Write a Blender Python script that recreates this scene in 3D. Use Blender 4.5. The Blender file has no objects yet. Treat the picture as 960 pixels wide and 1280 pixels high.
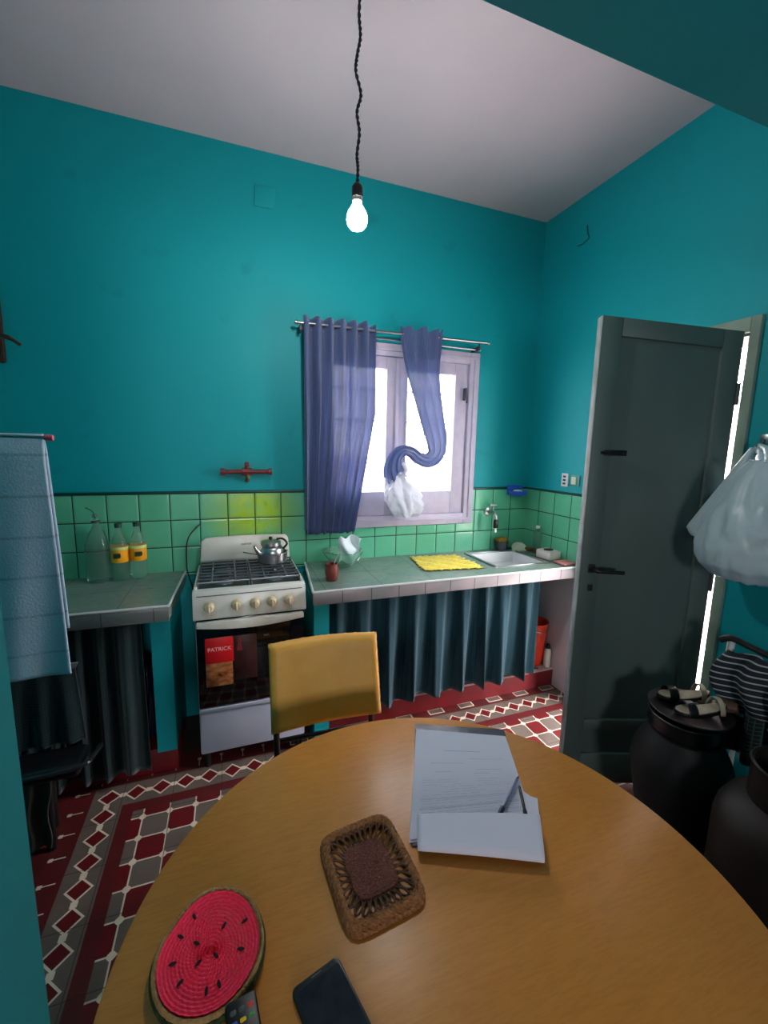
import bpy, bmesh, math, random
from mathutils import Vector, Matrix, noise
random.seed(7)
PI = math.pi
sc = bpy.context.scene
COL = sc.collection

# ------------------------------------------------------------------ camera, world, exposure
cam_data = bpy.data.cameras.new('camera')
cam = bpy.data.objects.new('camera', cam_data)
COL.objects.link(cam)
CR = ((0.93881303, 0.34301206, 0.03119025), (-0.34376661, 0.92755657, 0.14650366), (0.0213218, -0.14826171, 0.98871828))
right = Vector((CR[0][0], CR[1][0], CR[2][0])); fwd = Vector((CR[0][1], CR[1][1], CR[2][1])); upv = Vector((CR[0][2], CR[1][2], CR[2][2]))
cam.matrix_world = Matrix(((right.x, upv.x, -fwd.x, -2.0928), (right.y, upv.y, -fwd.y, -2.5886), (right.z, upv.z, -fwd.z, 1.6181), (0, 0, 0, 1)))
cam_data.sensor_fit = 'VERTICAL'
cam_data.sensor_height = 24.0
cam_data.lens = 24.0 * 529.385 / 1280
cam_data.clip_start = 0.02
sc.camera = cam

BULB_E = 470.0
SKY = 36.0
world = bpy.data.worlds.new('sky'); sc.world = world; world.use_nodes = True
bg = world.node_tree.nodes['Background']
bg.inputs[0].default_value = (1.0, 0.965, 0.985, 1); bg.inputs[1].default_value = SKY
sc.view_settings.view_transform = 'Standard'
sc.view_settings.look = 'None'
sc.view_settings.gamma = 1
sc.view_settings.use_curve_mapping = False
sc.view_settings.exposure = -0.25

def portal(name, loc, rot, sx, sy):
    l = bpy.data.lights.new(name, 'AREA'); l.shape = 'RECTANGLE'; l.size = sx; l.size_y = sy
    l.cycles.is_portal = True
    o = bpy.data.objects.new(name, l); COL.objects.link(o); o.location = loc; o.rotation_euler = rot
portal('window_portal', (-1.065, 0.22, 1.70), (-PI/2, 0, 0), 1.2, 1.1)
portal('doorway_portal', (0.22, -1.05, 1.1), (0, PI/2, 0), 2.2, 0.8)

portal('rear_fill_opening_portal', (-1.925, -5.2, 1.4), (PI/2, 0, 0), .7, .65)  # portal of the fill-light opening added behind the camera, out of view

# ------------------------------------------------------------------ material helpers
def lin(c):
    return tuple((x/12.92 if x <= .04045 else ((x+.055)/1.055)**2.4) for x in [v/255 for v in c]) + (1,)

class E:
    def __init__(s, nt, sock): s.nt, s.s = nt, sock
    def _m(s, op, *a, clamp=False):
        n = s.nt.nodes.new('ShaderNodeMath'); n.operation = op; n.use_clamp = clamp
        for i, v in enumerate((s,)+a):
            if isinstance(v, E): s.nt.links.new(v.s, n.inputs[i])
            else: n.inputs[i].default_value = v
        return E(s.nt, n.outputs[0])
    def __add__(s, o): return s._m('ADD', o)
    def __sub__(s, o): return s._m('SUBTRACT', o)
    def __mul__(s, o): return s._m('MULTIPLY', o)
    def __truediv__(s, o): return s._m('DIVIDE', o)
    def __neg__(s): return s._m('MULTIPLY', -1.0)
    def ab(s): return s._m('ABSOLUTE')
    def fr(s): return s._m('FRACT')
    def fl(s): return s._m('FLOOR')
    def lt(s, o): return s._m('LESS_THAN', o)
    def gt(s, o): return s._m('GREATER_THAN', o)
    def mn(s, o): return s._m('MINIMUM', o)
    def mx(s, o): return s._m('MAXIMUM', o)
    def fmod(s, o): return s._m('FLOORED_MODULO', o)
    def node_dist(s): return ((s + 0.5).fr() - 0.5).ab()
    def pw(s, o): return s._m('POWER', o)
    def sat(s): return s._m('ADD', 0.0, clamp=True)

class M:
    """a procedural principled material with a chain of colour mixes"""
    def __init__(s, name, col, rough=.6, metal=0, spec=.5, noise=None, bump=None, trans=0, alpha=1, emit=None, ior=1.45, sheen=0, sss=0):
        s.m = bpy.data.materials.new(name); s.m.use_nodes = True; s.nt = s.m.node_tree
        s.b = s.nt.nodes['Principled BSDF']
        b = s.b.inputs
        b['Roughness'].default_value = rough; b['Metallic'].default_value = metal
        b['Specular IOR Level'].default_value = spec; b['Transmission Weight'].default_value = trans
        b['IOR'].default_value = ior; b['Alpha'].default_value = alpha; b['Sheen Weight'].default_value = sheen
        if emit:
            b['Emission Color'].default_value = lin(emit[0]); b['Emission Strength'].default_value = emit[1]
        n = s.nt.nodes.new('ShaderNodeRGB'); n.outputs[0].default_value = lin(col); s.c = n.outputs[0]
        s.tc = s.nt.nodes.new('ShaderNodeTexCoord')
        s.geo = s.nt.nodes.new('ShaderNodeNewGeometry')
        if noise:   # (scale, colour, amount[, stretch])
            st = noise[3] if len(noise) > 3 else (1, 1, 1)
            s.mix(s.nz(noise[0], st, lo=.35, hi=.7)*noise[2], noise[1])
        if bump: s.bump(s.nz(bump[0], bump[2] if len(bump) > 2 else (1, 1, 1)), bump[1])
        s.fin()
    def fin(s): s.nt.links.new(s.c, s.b.inputs['Base Color'])
    def xyz(s, world=False):
        n = s.nt.nodes.new('ShaderNodeSeparateXYZ')
        s.nt.links.new(s.geo.outputs['Position'] if world else s.tc.outputs['Object'], n.inputs[0])
        return [E(s.nt, n.outputs[i]) for i in range(3)]
    def nz(s, scale, stretch=(1, 1, 1), lo=0., hi=1., detail=4, world=False):
        mp = s.nt.nodes.new('ShaderNodeMapping'); mp.inputs['Scale'].default_value = stretch
        s.nt.links.new(s.geo.outputs['Position'] if world else s.tc.outputs['Object'], mp.inputs[0])
        n = s.nt.nodes.new('ShaderNodeTexNoise'); n.inputs['Scale'].default_value = scale; n.inputs['Detail'].default_value = detail
        s.nt.links.new(mp.outputs[0], n.inputs[0])
        e = E(s.nt, n.outputs[0])
        if (lo, hi) != (0., 1.): e = ((e - lo) / (hi - lo)).sat()
        return e
    def mix(s, fac, col):
        n = s.nt.nodes.new('ShaderNodeMix'); n.data_type = 'RGBA'
        s.nt.links.new(fac.s, n.inputs[0]); s.nt.links.new(s.c, n.inputs[6])
        if isinstance(col, tuple): n.inputs[7].default_value = lin(col)
        else: s.nt.links.new(col, n.inputs[7])
        s.c = n.outputs[2]; s.fin(); return s
    def bump(s, e, strength=.3, dist=.01):
        n = s.nt.nodes.new('ShaderNodeBump'); n.inputs['Strength'].default_value = strength; n.inputs['Distance'].default_value = dist
        s.nt.links.new(e.s, n.inputs['Height']); s.nt.links.new(n.outputs[0], s.b.inputs['Normal']); return s
    def setin(s, name, e): s.nt.links.new(e.s, s.b.inputs[name]); return s
    def translucent(s, w, transp=0.0, col=None):
        """mix some light-passing cloth in"""
        out = s.nt.nodes['Material Output']
        t = s.nt.nodes.new('ShaderNodeBsdfTranslucent'); s.nt.links.new(s.c, t.inputs[0])
        if col: s.nt.links.remove(t.inputs[0].links[0]); t.inputs[0].default_value = lin(col)
        mx = s.nt.nodes.new('ShaderNodeMixShader'); mx.inputs[0].default_value = w
        s.nt.links.new(s.b.outputs[0], mx.inputs[1]); s.nt.links.new(t.outputs[0], mx.inputs[2])
        last = mx
        if transp:
            tr = s.nt.nodes.new('ShaderNodeBsdfTransparent'); m2 = s.nt.nodes.new('ShaderNodeMixShader'); m2.inputs[0].default_value = transp
            s.nt.links.new(mx.outputs[0], m2.inputs[1]); s.nt.links.new(tr.outputs[0], m2.inputs[2]); last = m2
        s.nt.links.new(last.outputs[0], out.inputs[0]); return s

TEAL = (2, 146, 154)
paint = M('teal_wall_paint', TEAL, rough=.55, spec=.3, noise=(1.3, (12, 140, 150), .5), bump=(9, .12))
_s = paint.nz(6, (1, 1, 1), .63, .74); paint.mix(_s*.35, (4, 112, 122))
X, Y, Z = paint.xyz(True)
# grease smudge round the gas valve, shape of its own
_d = (((X+1.99)*(X+1.99))*1.3 + ((Z-1.475)*(Z-1.475))*6).pw(.5)
paint.mix((((_d*-1.0)+.20)/.12).sat() * (Y.gt(-.05)) * paint.nz(22, lo=.35, hi=.65) * .45, (70, 110, 80))
back_paint = paint
right_paint = M('teal_and_white_wall_paint', TEAL, rough=.55, spec=.3, noise=(1.3, (12, 140, 150), .5), bump=(9, .12))
X, Y, Z = right_paint.xyz(True)
right_paint.mix((Z.lt(.9)) * (Y.gt(-.75)), (205, 190, 200))
shade_wall = M('rear_room_wall_paint', (70, 140, 140), rough=.6, bump=(8, .1))
ceil_m = M('white_ceiling_paint', (178, 172, 180), rough=.8, spec=.2, noise=(2, (165, 162, 170), .6), bump=(5, .1))
white_m = M('white_enamel', (225, 228, 228), rough=.3)

def mk_tile(name, stain=False, side=False):
    t = M(name, (92, 176, 142), rough=.22, spec=.5, noise=(7, (76, 164, 130), .8))
    X, Y, Z = t.xyz(True)
    U = Y if side else X
    u = U/.15; w = (Z-1.35)/.1525
    # each tile a slightly different glaze
    n = t.nt.nodes.new('ShaderNodeTexWhiteNoise'); n.noise_dimensions = '2D'
    cb = t.nt.nodes.new('ShaderNodeCombineXYZ'); t.nt.links.new(u.fl().s, cb.inputs[0]); t.nt.links.new(w.fl().s, cb.inputs[1])
    t.nt.links.new(cb.outputs[0], n.inputs[0])
    t.mix(E(t.nt, n.outputs[0])*.35, (110, 190, 158))
    if stain:
        d = (((X+1.96)*(X+1.96))*1.0 + ((Z-1.23)*(Z-1.23))*1.6).pw(.5)
        t.mix((((d*-1.0)+.30)/.2).sat() * t.nz(6, lo=.1, hi=.5) * 1.0, (146, 186, 30))
        t.mix((((d*-1.0)+.36)/.3).sat() * t.nz(30, (1, 1, .4), lo=.6, hi=.75) * .5, (96, 100, 30))
    g = (u.node_dist().lt(.018)).mx(w.node_dist().lt(.018))
    t.mix(g, (14, 48, 44))
    t.bump((u.node_dist().mn(w.node_dist())*14).sat(), .5, .003)
    t.setin('Roughness', g*.6+.2)
    return t
tile_b = mk_tile('green_glazed_tile', stain=True); tile_r = mk_tile('green_glazed_tile_side', side=True)

floor_m = M('patterned_cement_tile', (88, 26, 28), rough=.42, spec=.4)
X, Y, Z = floor_m.xyz(True)
sb = -Y; sl = X + 3.19
s_ = sb.mn(sl); isb = sb.lt(sl)
tx = (X+2.49)/.1062; ty = (Y+.70)/.109
t_ = tx*isb + ty*(isb*-1.0+1.0)
GREY, RED, WHT = (100, 89, 82), (98, 19, 24), (214, 200, 180)
nd = t_.node_dist(); d = ((s_-.538)/.107).ab()
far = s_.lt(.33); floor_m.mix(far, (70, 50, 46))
bk = isb*(X.gt(-1.9))
loz = bk*(((s_-.425).ab()).lt(.018)) * ((t_*.5+.1).node_dist().gt(.29))
floor_m.mix(bk*(((s_-.425).ab()).lt(.026)) * ((t_*.5+.1).node_dist().gt(.26)), WHT)
floor_m.mix(loz, GREY)
onode = (((s_-.40)/.107).ab().mx(nd)).lt(.075)
otick = (nd.lt(.02)) * (((s_-.42)).ab().lt(.03))
floor_m.mix((s_.gt(.47))*(s_.lt(.603)), GREY)
dia = (nd*-1.0+.5) + d
floor_m.mix(dia.lt(.40), RED)
floor_m.mix(((dia-.40).ab()).lt(.045), WHT)
floor_m.mix((nd.mx(d)).lt(.11), WHT)
floor_m.mix((onode.mx(otick))*(bk*-1.0+1.0), WHT)
fld = s_.gt(.655)
par = ((tx.fl() + ty.fl()).fmod(2.0)).gt(.5)
floor_m.mix(fld*par, GREY); floor_m.mix(fld*(par*-1.0+1.0), RED)
dx = tx.node_dist(); dy = ty.node_dist()
floor_m.mix(fld*((dx.lt(.027)).mx(dy.lt(.027))), WHT)
floor_m.mix(fld*((dx.mx(dy).mx((dx+dy)*.72)).lt(.125)), WHT)
floor_m.mix(floor_m.nz(7, lo=.4, hi=.8)*.35, (48, 34, 32))
floor_m.mix(((X/.2142+.12).node_dist().lt(.008)).mx((Y/.218+.1).node_dist().lt(.008))*.7, (44, 30, 30))

def wood_mat():
    m = M('ochre_wood_laminate', (200, 134, 60), rough=.34, spec=.45)
    w = m.nz(5, (1.2, 14, 3), .3, .7, 6); m.mix(w*.35, (184, 112, 40))
    w2 = m.nz(26, (1.2, 9, 3), .45, .6); m.mix(w2*.22, (150, 88, 30))
    w3 = m.nz(3, lo=.35, hi=.65); m.mix(w3*.25, (222, 156, 76))
    m.setin('Roughness', m.nz(8, lo=.2, hi=.9)*.14+.27)
    return m
wood = wood_mat()
def cloth(name, a, b, scale=180, rough=.9):
    m = M(name, a, rough=rough, spec=.15, sheen=.2)
    X, Y, Z = m.xyz(True)
    wv = ((Z*95).node_dist().gt(.3)) * ((X*95+Y*40).node_dist().gt(.22))
    m.mix(wv*.55, b); m.mix(m.nz(3, (5, 5, .6), .4, .7)*.5, b)
    m.bump(wv, .4, .002)
    return m
teal_cloth = cloth('dark_teal_woven_cloth', (15, 46, 58), (40, 80, 92))
dark_cloth = cloth('dark_green_woven_cloth', (12, 28, 32), (30, 54, 56))
blue_cloth = cloth('blue_sheer_curtain_cloth', (74, 88, 128), (96, 114, 156))
blue_cloth.translucent(.17, .06, (134, 150, 206))
top_m = M('green_grey_glazed_top', (100, 124, 116), rough=.26, spec=.5, noise=(9, (120, 132, 122), .8, (1, 1.5, 1)))
top_m.mix(top_m.nz(28, (1, 2.5, 1), .5, .75)*.4, (68, 88, 84))
X, Y, Z = top_m.xyz(True)
top_m.mix(((X/.305+.4).node_dist().lt(.006)).mx(((Y+.0)/.29).node_dist().lt(.006))*.7, (60, 76, 72))
edge_m = M('pale_grey_edge_tile', (128, 128, 130), rough=.3, noise=(6, (152, 140, 146), 1))
X, Y, Z = edge_m.xyz(True)
edge_m.mix(((X/.155+.1).node_dist().lt(.014)), (60, 62, 64))
edge_l = M('dark_grey_edge_tile', (74, 84, 84), rough=.3, noise=(6, (92, 98, 98), 1))
X, Y, Z = edge_l.xyz(True); edge_l.mix(((X/.2+.1).node_dist().lt(.01)), (40, 44, 44))
trim_w = M('white_edge_bead', (190, 196, 196), rough=.4)
win_paint = M('lavender_haze_window_paint', (186, 180, 200), rough=.5, noise=(14, (170, 162, 186), .7), bump=(30, .08))  # lavender tint is daylight haze put into the paint colour
glass = M('window_glass', (255, 255, 255), rough=.02, trans=1, ior=1.02, spec=.3)
clearp = M('clear_bottle_plastic', (214, 232, 228), rough=.07, trans=.93, ior=1.22, spec=.8)
steel = M('brushed_steel', (170, 172, 174), rough=.3, metal=1)
alu = M('worn_aluminium', (196, 198, 200), rough=.33, metal=1, noise=(12, (150, 152, 156), .7))
blackm = M('black_plastic', (14, 14, 16), rough=.4)
black_gl = M('black_glass', (5, 6, 10), rough=.09, spec=.6)
iron = M('cast_iron_grate', (28, 30, 34), rough=.4, spec=.6)
enam = M('cream_white_enamel', (214, 214, 208), rough=.28, noise=(9, (196, 192, 176), .7))
knob_m = M('aged_cream_plastic', (206, 194, 164), rough=.4, noise=(20, (170, 150, 110), .8))
door_m = M('grey_green_door_paint', (80, 97, 93), rough=.5, noise=(4, (72, 89, 86), .8, (1, 1, .4)), bump=(14, .1))
door_edge = M('mottled_pale_door_edge', (158, 168, 170), rough=.6, noise=(30, (104, 108, 104), .8, (1, 1, .3)))  # paler than the leaf, mottled with darker streaks
casing_m = M('grey_green_casing_paint', (120, 140, 128), rough=.5, noise=(9, (104, 120, 110), .7))
towel_m = M('pale_blue_terry', (184, 208, 228), rough=.95, sheen=.1, noise=(5, (168, 196, 220), .8), bump=(160, .15))
X, Y, Z = towel_m.xyz(True); towel_m.mix(((Z*7).node_dist().lt(.035))*.5, (120, 148, 176))
yellow_v = M('mustard_vinyl', (226, 170, 78), rough=.42, spec=.4, noise=(6, (210, 150, 60), .8), bump=(60, .12))
pink_m = M('pink_plastic', (200, 100, 120), rough=.5)
red_valve = M('rusty_red_pipe_paint', (128, 30, 30), rough=.5, noise=(40, (70, 40, 44), .9))
orange_m = M('orange_red_plastic', (226, 60, 34), rough=.35)
bag_m = M('white_plastic_bag_film', (214, 220, 226), rough=.32, spec=.5, bump=(14, .9, (1, 1, .5))); bag_m.translucent(.4, .05, (230, 228, 240))
bag_b = M('blue_white_plastic_bag_film', (206, 224, 232), rough=.3, spec=.5, bump=(9, 1.0, (1, 1, .6)))
X, Y, Z = bag_b.xyz(True); bag_b.mix((((Z-1.2)*-9.0)+.2).sat()*bag_b.nz(8, lo=.35, hi=.6)*.8, (60, 110, 178)); bag_b.translucent(.25, .04)
paper_m = M('white_paper', (222, 222, 240), rough=.8, spec=.2)
ink_m = M('grey_ink', (146, 148, 170), rough=.8)
navy_m = M('navy_clipboard_vinyl', (24, 34, 60), rough=.45)
fringe = M('yellow_towelling', (214, 196, 20), rough=.95, sheen=.3, noise=(40, (186, 160, 10), .8), bump=(120, .5))
jute = M('tan_braided_fibre', (160, 108, 62), rough=.8, noise=(120, (104, 62, 34), .8), bump=(150, .6))
jute_d = M('dark_brown_woven_fibre', (84, 40, 28), rough=.7, noise=(160, (140, 80, 62), .8, (1, 2.2, 1)), bump=(170, .8))
wm_red = M('red_pink_crochet_yarn', (255, 50, 92), rough=.85, sheen=.1, noise=(50, (255, 34, 70), .8), bump=(220, .3))
wm_tan = M('beige_crochet_yarn', (176, 142, 92), rough=.9, noise=(60, (148, 112, 66), .9), bump=(220, .6))
wm_grn = M('dark_green_crochet_yarn', (52, 74, 30), rough=.9, noise=(60, (26, 40, 18), .9), bump=(220, .6))
bulb_m = M('lit_bulb_glass', (255, 255, 255), emit=((255, 252, 246), BULB_E))
wire_m = M('dark_flex', (40, 40, 44), rough=.6)
clay = M('reddish_brown_gourd', (116, 48, 40), rough=.45, noise=(12, (90, 36, 34), .8))
sponge = M('yellow_brown_sponge', (160, 128, 40), rough=.95, noise=(60, (120, 88, 24), .9), bump=(120, .8))
dkgrey = M('dark_grey_plastic', (58, 62, 66), rough=.5)
blue_p = M('bright_blue_plastic', (30, 84, 190), rough=.35)
soap = M('white_soap', (226, 228, 226), rough=.5)
brownblk = M('brown_black_painted_steel', (27, 20, 17), rough=.6, spec=.3, noise=(7, (18, 13, 12), .8))
nearblk = M('black_rubbery_plastic', (9, 10, 14), rough=.65, bump=(10, .3))
sole = M('cream_sandal_sole', (186, 176, 154), rough=.7, noise=(22, (150, 138, 118), .8))
stripe_m = M('black_and_white_striped_knit', (34, 36, 42), rough=.9)
X, Y, Z = stripe_m.xyz(True); stripe_m.mix(((Z*42+Y*6+X*5).node_dist()).lt(.11), (172, 176, 184))
mesh_m = M('dark_green_checked_cloth', (18, 34, 34), rough=.9)
X, Y, Z = mesh_m.xyz(True); mesh_m.mix(((Z*60).node_dist().lt(.1)).mx((Y*60).node_dist().lt(.1)), (60, 84, 80))
lilac = M('whitewashed_plinth', (190, 160, 165), rough=.6, noise=(12, (170, 120, 126), .8))
redpaint = M('dark_red_floor_paint', (120, 24, 32), rough=.4, noise=(10, (96, 20, 28), .7))
patio = M('pale_patio_plaster', (222, 200, 196), rough=.8, bump=(6, .2))
sticker_r = M('red_sticker', (196, 20, 30), rough=.3)
sticker_f = M('bread_photo_sticker', (120, 66, 34), rough=.35, noise=(24, (196, 130, 76), .9, (1, 1, 2)))
sticker_d = M('dark_maroon_sticker', (44, 14, 18), rough=.35, noise=(14, (70, 40, 34), .7))
label_y = M('orange_yellow_bottle_label', (236, 160, 20), rough=.4)
label_g = M('white_green_label_band', (196, 214, 130), rough=.4)
label_d = M('dark_green_label_mark', (20, 60, 40), rough=.4)
screen_m = M('smudged_phone_screen', (36, 42, 50), rough=.3, spec=.0, noise=(40, (54, 60, 66), .6))
bt = {k: M(k+'_button', c, rough=.5) for k, c in dict(yellow=(230, 190, 30), blue=(40, 80, 190), green=(40, 150, 60), red=(200, 60, 50), grey=(70, 72, 78)).items()}

# ------------------------------------------------------------------ mesh helpers
BASE = {}
class MB:
    def __init__(s): s.bm = bmesh.new()
    def box(s, x0, x1, y0, y1, z0, z1, bev=0, seg=2, mtx=None):
        b = bmesh.new()
        bmesh.ops.create_cube(b, size=1)
        for v in b.verts: v.co = Vector(((x0+x1)/2+v.co.x*(x1-x0), (y0+y1)/2+v.co.y*(y1-y0), (z0+z1)/2+v.co.z*(z1-z0)))
        if bev: bmesh.ops.bevel(b, geom=list(b.edges), offset=bev, segments=seg, affect='EDGES', profile=.5)
        if mtx: b.transform(mtx)
        return s.join(b)
    def join(s, b):
        me = bpy.data.meshes.new('t'); b.to_mesh(me); b.free(); s.bm.from_mesh(me); bpy.data.meshes.remove(me); return s
    def prism(s, poly, f, h0, h1, bev=0):
        """poly of 2-D points, f(u, v, h) -> 3-D"""
        b = bmesh.new()
        a = [b.verts.new(f(u, v, h0)) for u, v in poly]; c = [b.verts.new(f(u, v, h1)) for u, v in poly]
        n = len(poly); b.faces.new(a[::-1]); b.faces.new(c)
        for i in range(n): b.faces.new((a[i], a[(i+1) % n], c[(i+1) % n], c[i]))
        bmesh.ops.recalc_face_normals(b, faces=b.faces)
        if bev: bmesh.ops.bevel(b, geom=list(b.edges), offset=bev, segments=2, affect='EDGES', profile=.5)
        return s.join(b)
    def lathe(s, prof, c=(0, 0, 0), n=32, axis='z', sx=1, sy=1, mtx=None, wob=None):
        b = bmesh.new(); rings = []
        for r, h in prof:
            ring = []
            for i in range(n):
                a = 2*PI*i/n; rr = r*(wob(a, h) if wob else 1)
                p = (rr*math.cos(a)*sx, rr*math.sin(a)*sy, h)
                if axis == 'x': p = (p[2], p[0], p[1])
                if axis == 'y': p = (p[0], p[2], p[1])
                ring.append(b.verts.new(p))
            rings.append(ring)
        for q in range(len(rings)-1):
            for i in range(n): b.faces.new((rings[q][i], rings[q][(i+1) % n], rings[q+1][(i+1) % n], rings[q+1][i]))
        if prof[0][0] > 1e-6: b.faces.new(rings[0][::-1])
        if prof[-1][0] > 1e-6: b.faces.new(rings[-1])
        bmesh.ops.remove_doubles(b, verts=b.verts, dist=1e-6)
        bmesh.ops.recalc_face_normals(b, faces=b.faces)
        if mtx: b.transform(mtx)
        b.transform(Matrix.Translation(c))
        return s.join(b)
    def tube(s, pts, r, n=10, closed=False, flat=1.0, caps=True, up=None):
        pts = [Vector(p) for p in pts]; N = len(pts); b = bmesh.new(); rings = []
        rr = r if isinstance(r, (list, tuple)) else [r]*N
        ref = Vector(up) if up else None
        for i, p in enumerate(pts):
            t = (pts[(i+1) % N]-pts[i-1]) if closed else (pts[min(i+1, N-1)]-pts[max(i-1, 0)])
            t.normalize()
            if ref is None: ref = Vector((0, 0, 1)) if abs(t.z) < .9 else Vector((1, 0, 0))
            a = ref - t*ref.dot(t)
            if a.length < 1e-5: a = Vector((1, .3, .2)) - t*t.dot(Vector((1, .3, .2)))
            a.normalize()
            if up is None: ref = a
            c = t.cross(a)
            rings.append([b.verts.new(p + a*(math.cos(2*PI*k/n)*rr[i]*flat) + c*(math.sin(2*PI*k/n)*rr[i])) for k in range(n)])
        for q in range(N if closed else N-1):
            for k in range(n): b.faces.new((rings[q][k], rings[q][(k+1) % n], rings[(q+1) % N][(k+1) % n], rings[(q+1) % N][k]))
        if not closed and caps: b.faces.new(rings[0][::-1]); b.faces.new(rings[-1])
        bmesh.ops.recalc_face_normals(b, faces=b.faces)
        return s.join(b)
    def sheet(s, fn, nu, nv):
        b = bmesh.new(); g = [[b.verts.new(fn(i/nu, j/nv)) for j in range(nv+1)] for i in range(nu+1)]
        for i in range(nu):
            for j in range(nv): b.faces.new((g[i][j], g[i+1][j], g[i+1][j+1], g[i][j+1]))
        return s.join(b)
    def build(s, name, mat, parent=None, base=None, smooth=True, solid=0, sub=0, ang=40):
        o_base = Vector(base) if base else (BASE[parent.name] if parent else Vector((0, 0, 0)))
        s.bm.transform(Matrix.Translation(-o_base))
        me = bpy.data.meshes.new(name); s.bm.to_mesh(me); s.bm.free()
        o = bpy.data.objects.new(name, me); COL.objects.link(o)
        me.materials.append(mat.m)
        if smooth:
            for p in me.polygons: p.use_smooth = True
            me.set_sharp_from_angle(angle=math.radians(ang))
        if parent: o.parent = parent
        else: o.location = o_base
        if base and parent: o.location = o_base - BASE[parent.name]
        if solid: m = o.modifiers.new('thick', 'SOLIDIFY'); m.thickness = solid; m.offset = 0
        if sub: m = o.modifiers.new('sub', 'SUBSURF'); m.levels = sub; m.render_levels = sub
        BASE[o.name] = o_base
        return o
def tag(o, label, cat, group=None):
    o['label'] = label; o['category'] = cat
    if group: o['group'] = group
    return o
def thing(name, label, cat, loc, group=None):
    o = bpy.data.objects.new(name, None); COL.objects.link(o); o.location = loc; o.empty_display_size = .05
    BASE[o.name] = Vector(loc); return tag(o, label, cat, group)
def struct(mb, name, mat, parent=None, smooth=False, label=None, **k):
    o = mb.build(name, mat, parent, smooth=smooth, **k)
    if not parent: o['kind'] = 'structure'
    if label: o['label'] = label
    return o
def sroot(name, loc, label=None):
    o = bpy.data.objects.new(name, None); COL.objects.link(o); o.location = loc; o['kind'] = 'structure'
    BASE[o.name] = Vector(loc)
    if label: o['label'] = label
    return o
def text_part(body, size, name, mat, parent, mtx, depth=.0006):
    c = bpy.data.curves.new(name, 'FONT'); c.body = body; c.size = size; c.extrude = depth; c.align_x = 'CENTER'; c.align_y = 'CENTER'
    t = bpy.data.objects.new(name, c); COL.objects.link(t)
    bpy.context.view_layer.update()
    me = bpy.data.meshes.new_from_object(t.evaluated_get(bpy.context.evaluated_depsgraph_get()))
    bpy.data.objects.remove(t); bpy.data.curves.remove(c)
    me.name = name
    me.transform(Matrix.Translation(-BASE[parent.name]) @ mtx)
    o = bpy.data.objects.new(name, me); COL.objects.link(o); o.parent = parent
    me.materials.clear(); me.materials.append(mat.m); BASE[o.name] = BASE[parent.name]
    return o
def copy_tree(o, parent=None):
    c = o.copy(); COL.objects.link(c)
    if parent: c.parent = parent
    BASE[c.name] = BASE[o.name]
    for ch in [k for k in bpy.data.objects if k.parent == o]: copy_tree(ch, c)
    return c
def smoothpath(pts, n=6):
    pts = [Vector(p) for p in pts]; out = []
    for i in range(len(pts)-1):
        p0 = pts[max(i-1, 0)]; p1 = pts[i]; p2 = pts[i+1]; p3 = pts[min(i+2, len(pts)-1)]
        for k in range(n):
            t = k/n
            out.append(.5*((2*p1)+(p2-p0)*t+(2*p0-5*p1+4*p2-p3)*t*t+(3*p1-p0-3*p2+p3)*t**3))
    out.append(pts[-1]); return out
def RZ(a, c): return Matrix.Translation(c) @ Matrix.Rotation(a, 4, 'Z') @ Matrix.Translation(-Vector(c))
def XZ(x, z, y=0, s=1):   # text facing -y at (x, y, z)
    return Matrix.Translation((x, y, z)) @ Matrix.Rotation(PI/2, 4, 'X')

CEIL = 3.166; XL = -3.19; YF = -2.0; YR = -5.0
# ------------------------------------------------------------------ room shell
struct(MB().box(XL-.2, .2, YR-.2, .2, -.12, 0), 'floor', floor_m)
struct(MB().box(XL-.2, .2, YR-.2, .2, CEIL, CEIL+.15), 'ceiling', ceil_m)
WX0, WX1, WZ0, WZ1 = -1.60, -.53, 1.16, 2.20
b = MB()
b.box(XL-.2, WX0, 0, .2, 0, CEIL).box(WX1, .2, 0, .2, 0, CEIL).box(WX0, WX1, 0, .2, 0, WZ0).box(WX0, WX1, 0, .2, WZ1, CEIL)
struct(b, 'wall_back', back_paint)
DY0, DY1, DZ = -1.358, -.72, 2.135
b = MB()
b.box(0, .2, YR, DY0, 0, CEIL).box(0, .2, DY1, 0, 0, CEIL).box(0, .2, DY0, DY1, DZ, CEIL)
struct(b, 'wall_right', right_paint)
struct(MB().box(XL-.2, XL, YR, 0, 0, CEIL), 'wall_left', paint)
LX, LZ = -2.343, 2.222
b = MB().box(XL, LX, YF-.15, YF, 0, CEIL).box(LX, 0, YF-.15, YF, LZ, CEIL)
struct(b, 'wall_front', paint)
b = MB()
b.box(XL-.2, -2.25, YR-.2, YR, 0, CEIL).box(-1.6, .2, YR-.2, YR, 0, CEIL).box(-2.25, -1.6, YR-.2, YR, 0, 1.1).box(-2.25, -1.6, YR-.2, YR, 1.7, CEIL)  # square opening added in this unseen wall to let in fill light
struct(b, 'wall_rear', shade_wall)
struct(MB().box(-9, 9, -9, 9, -.3, -.14), 'ground', patio)
struct(MB().box(-6, 3.2, 3.6, 3.75, -.14, 1.5), 'wall_patio_north', patio)
struct(MB().box(3.0, 3.15, -6, 3.6, -.14, 2.2), 'wall_patio_east', patio)
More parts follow.
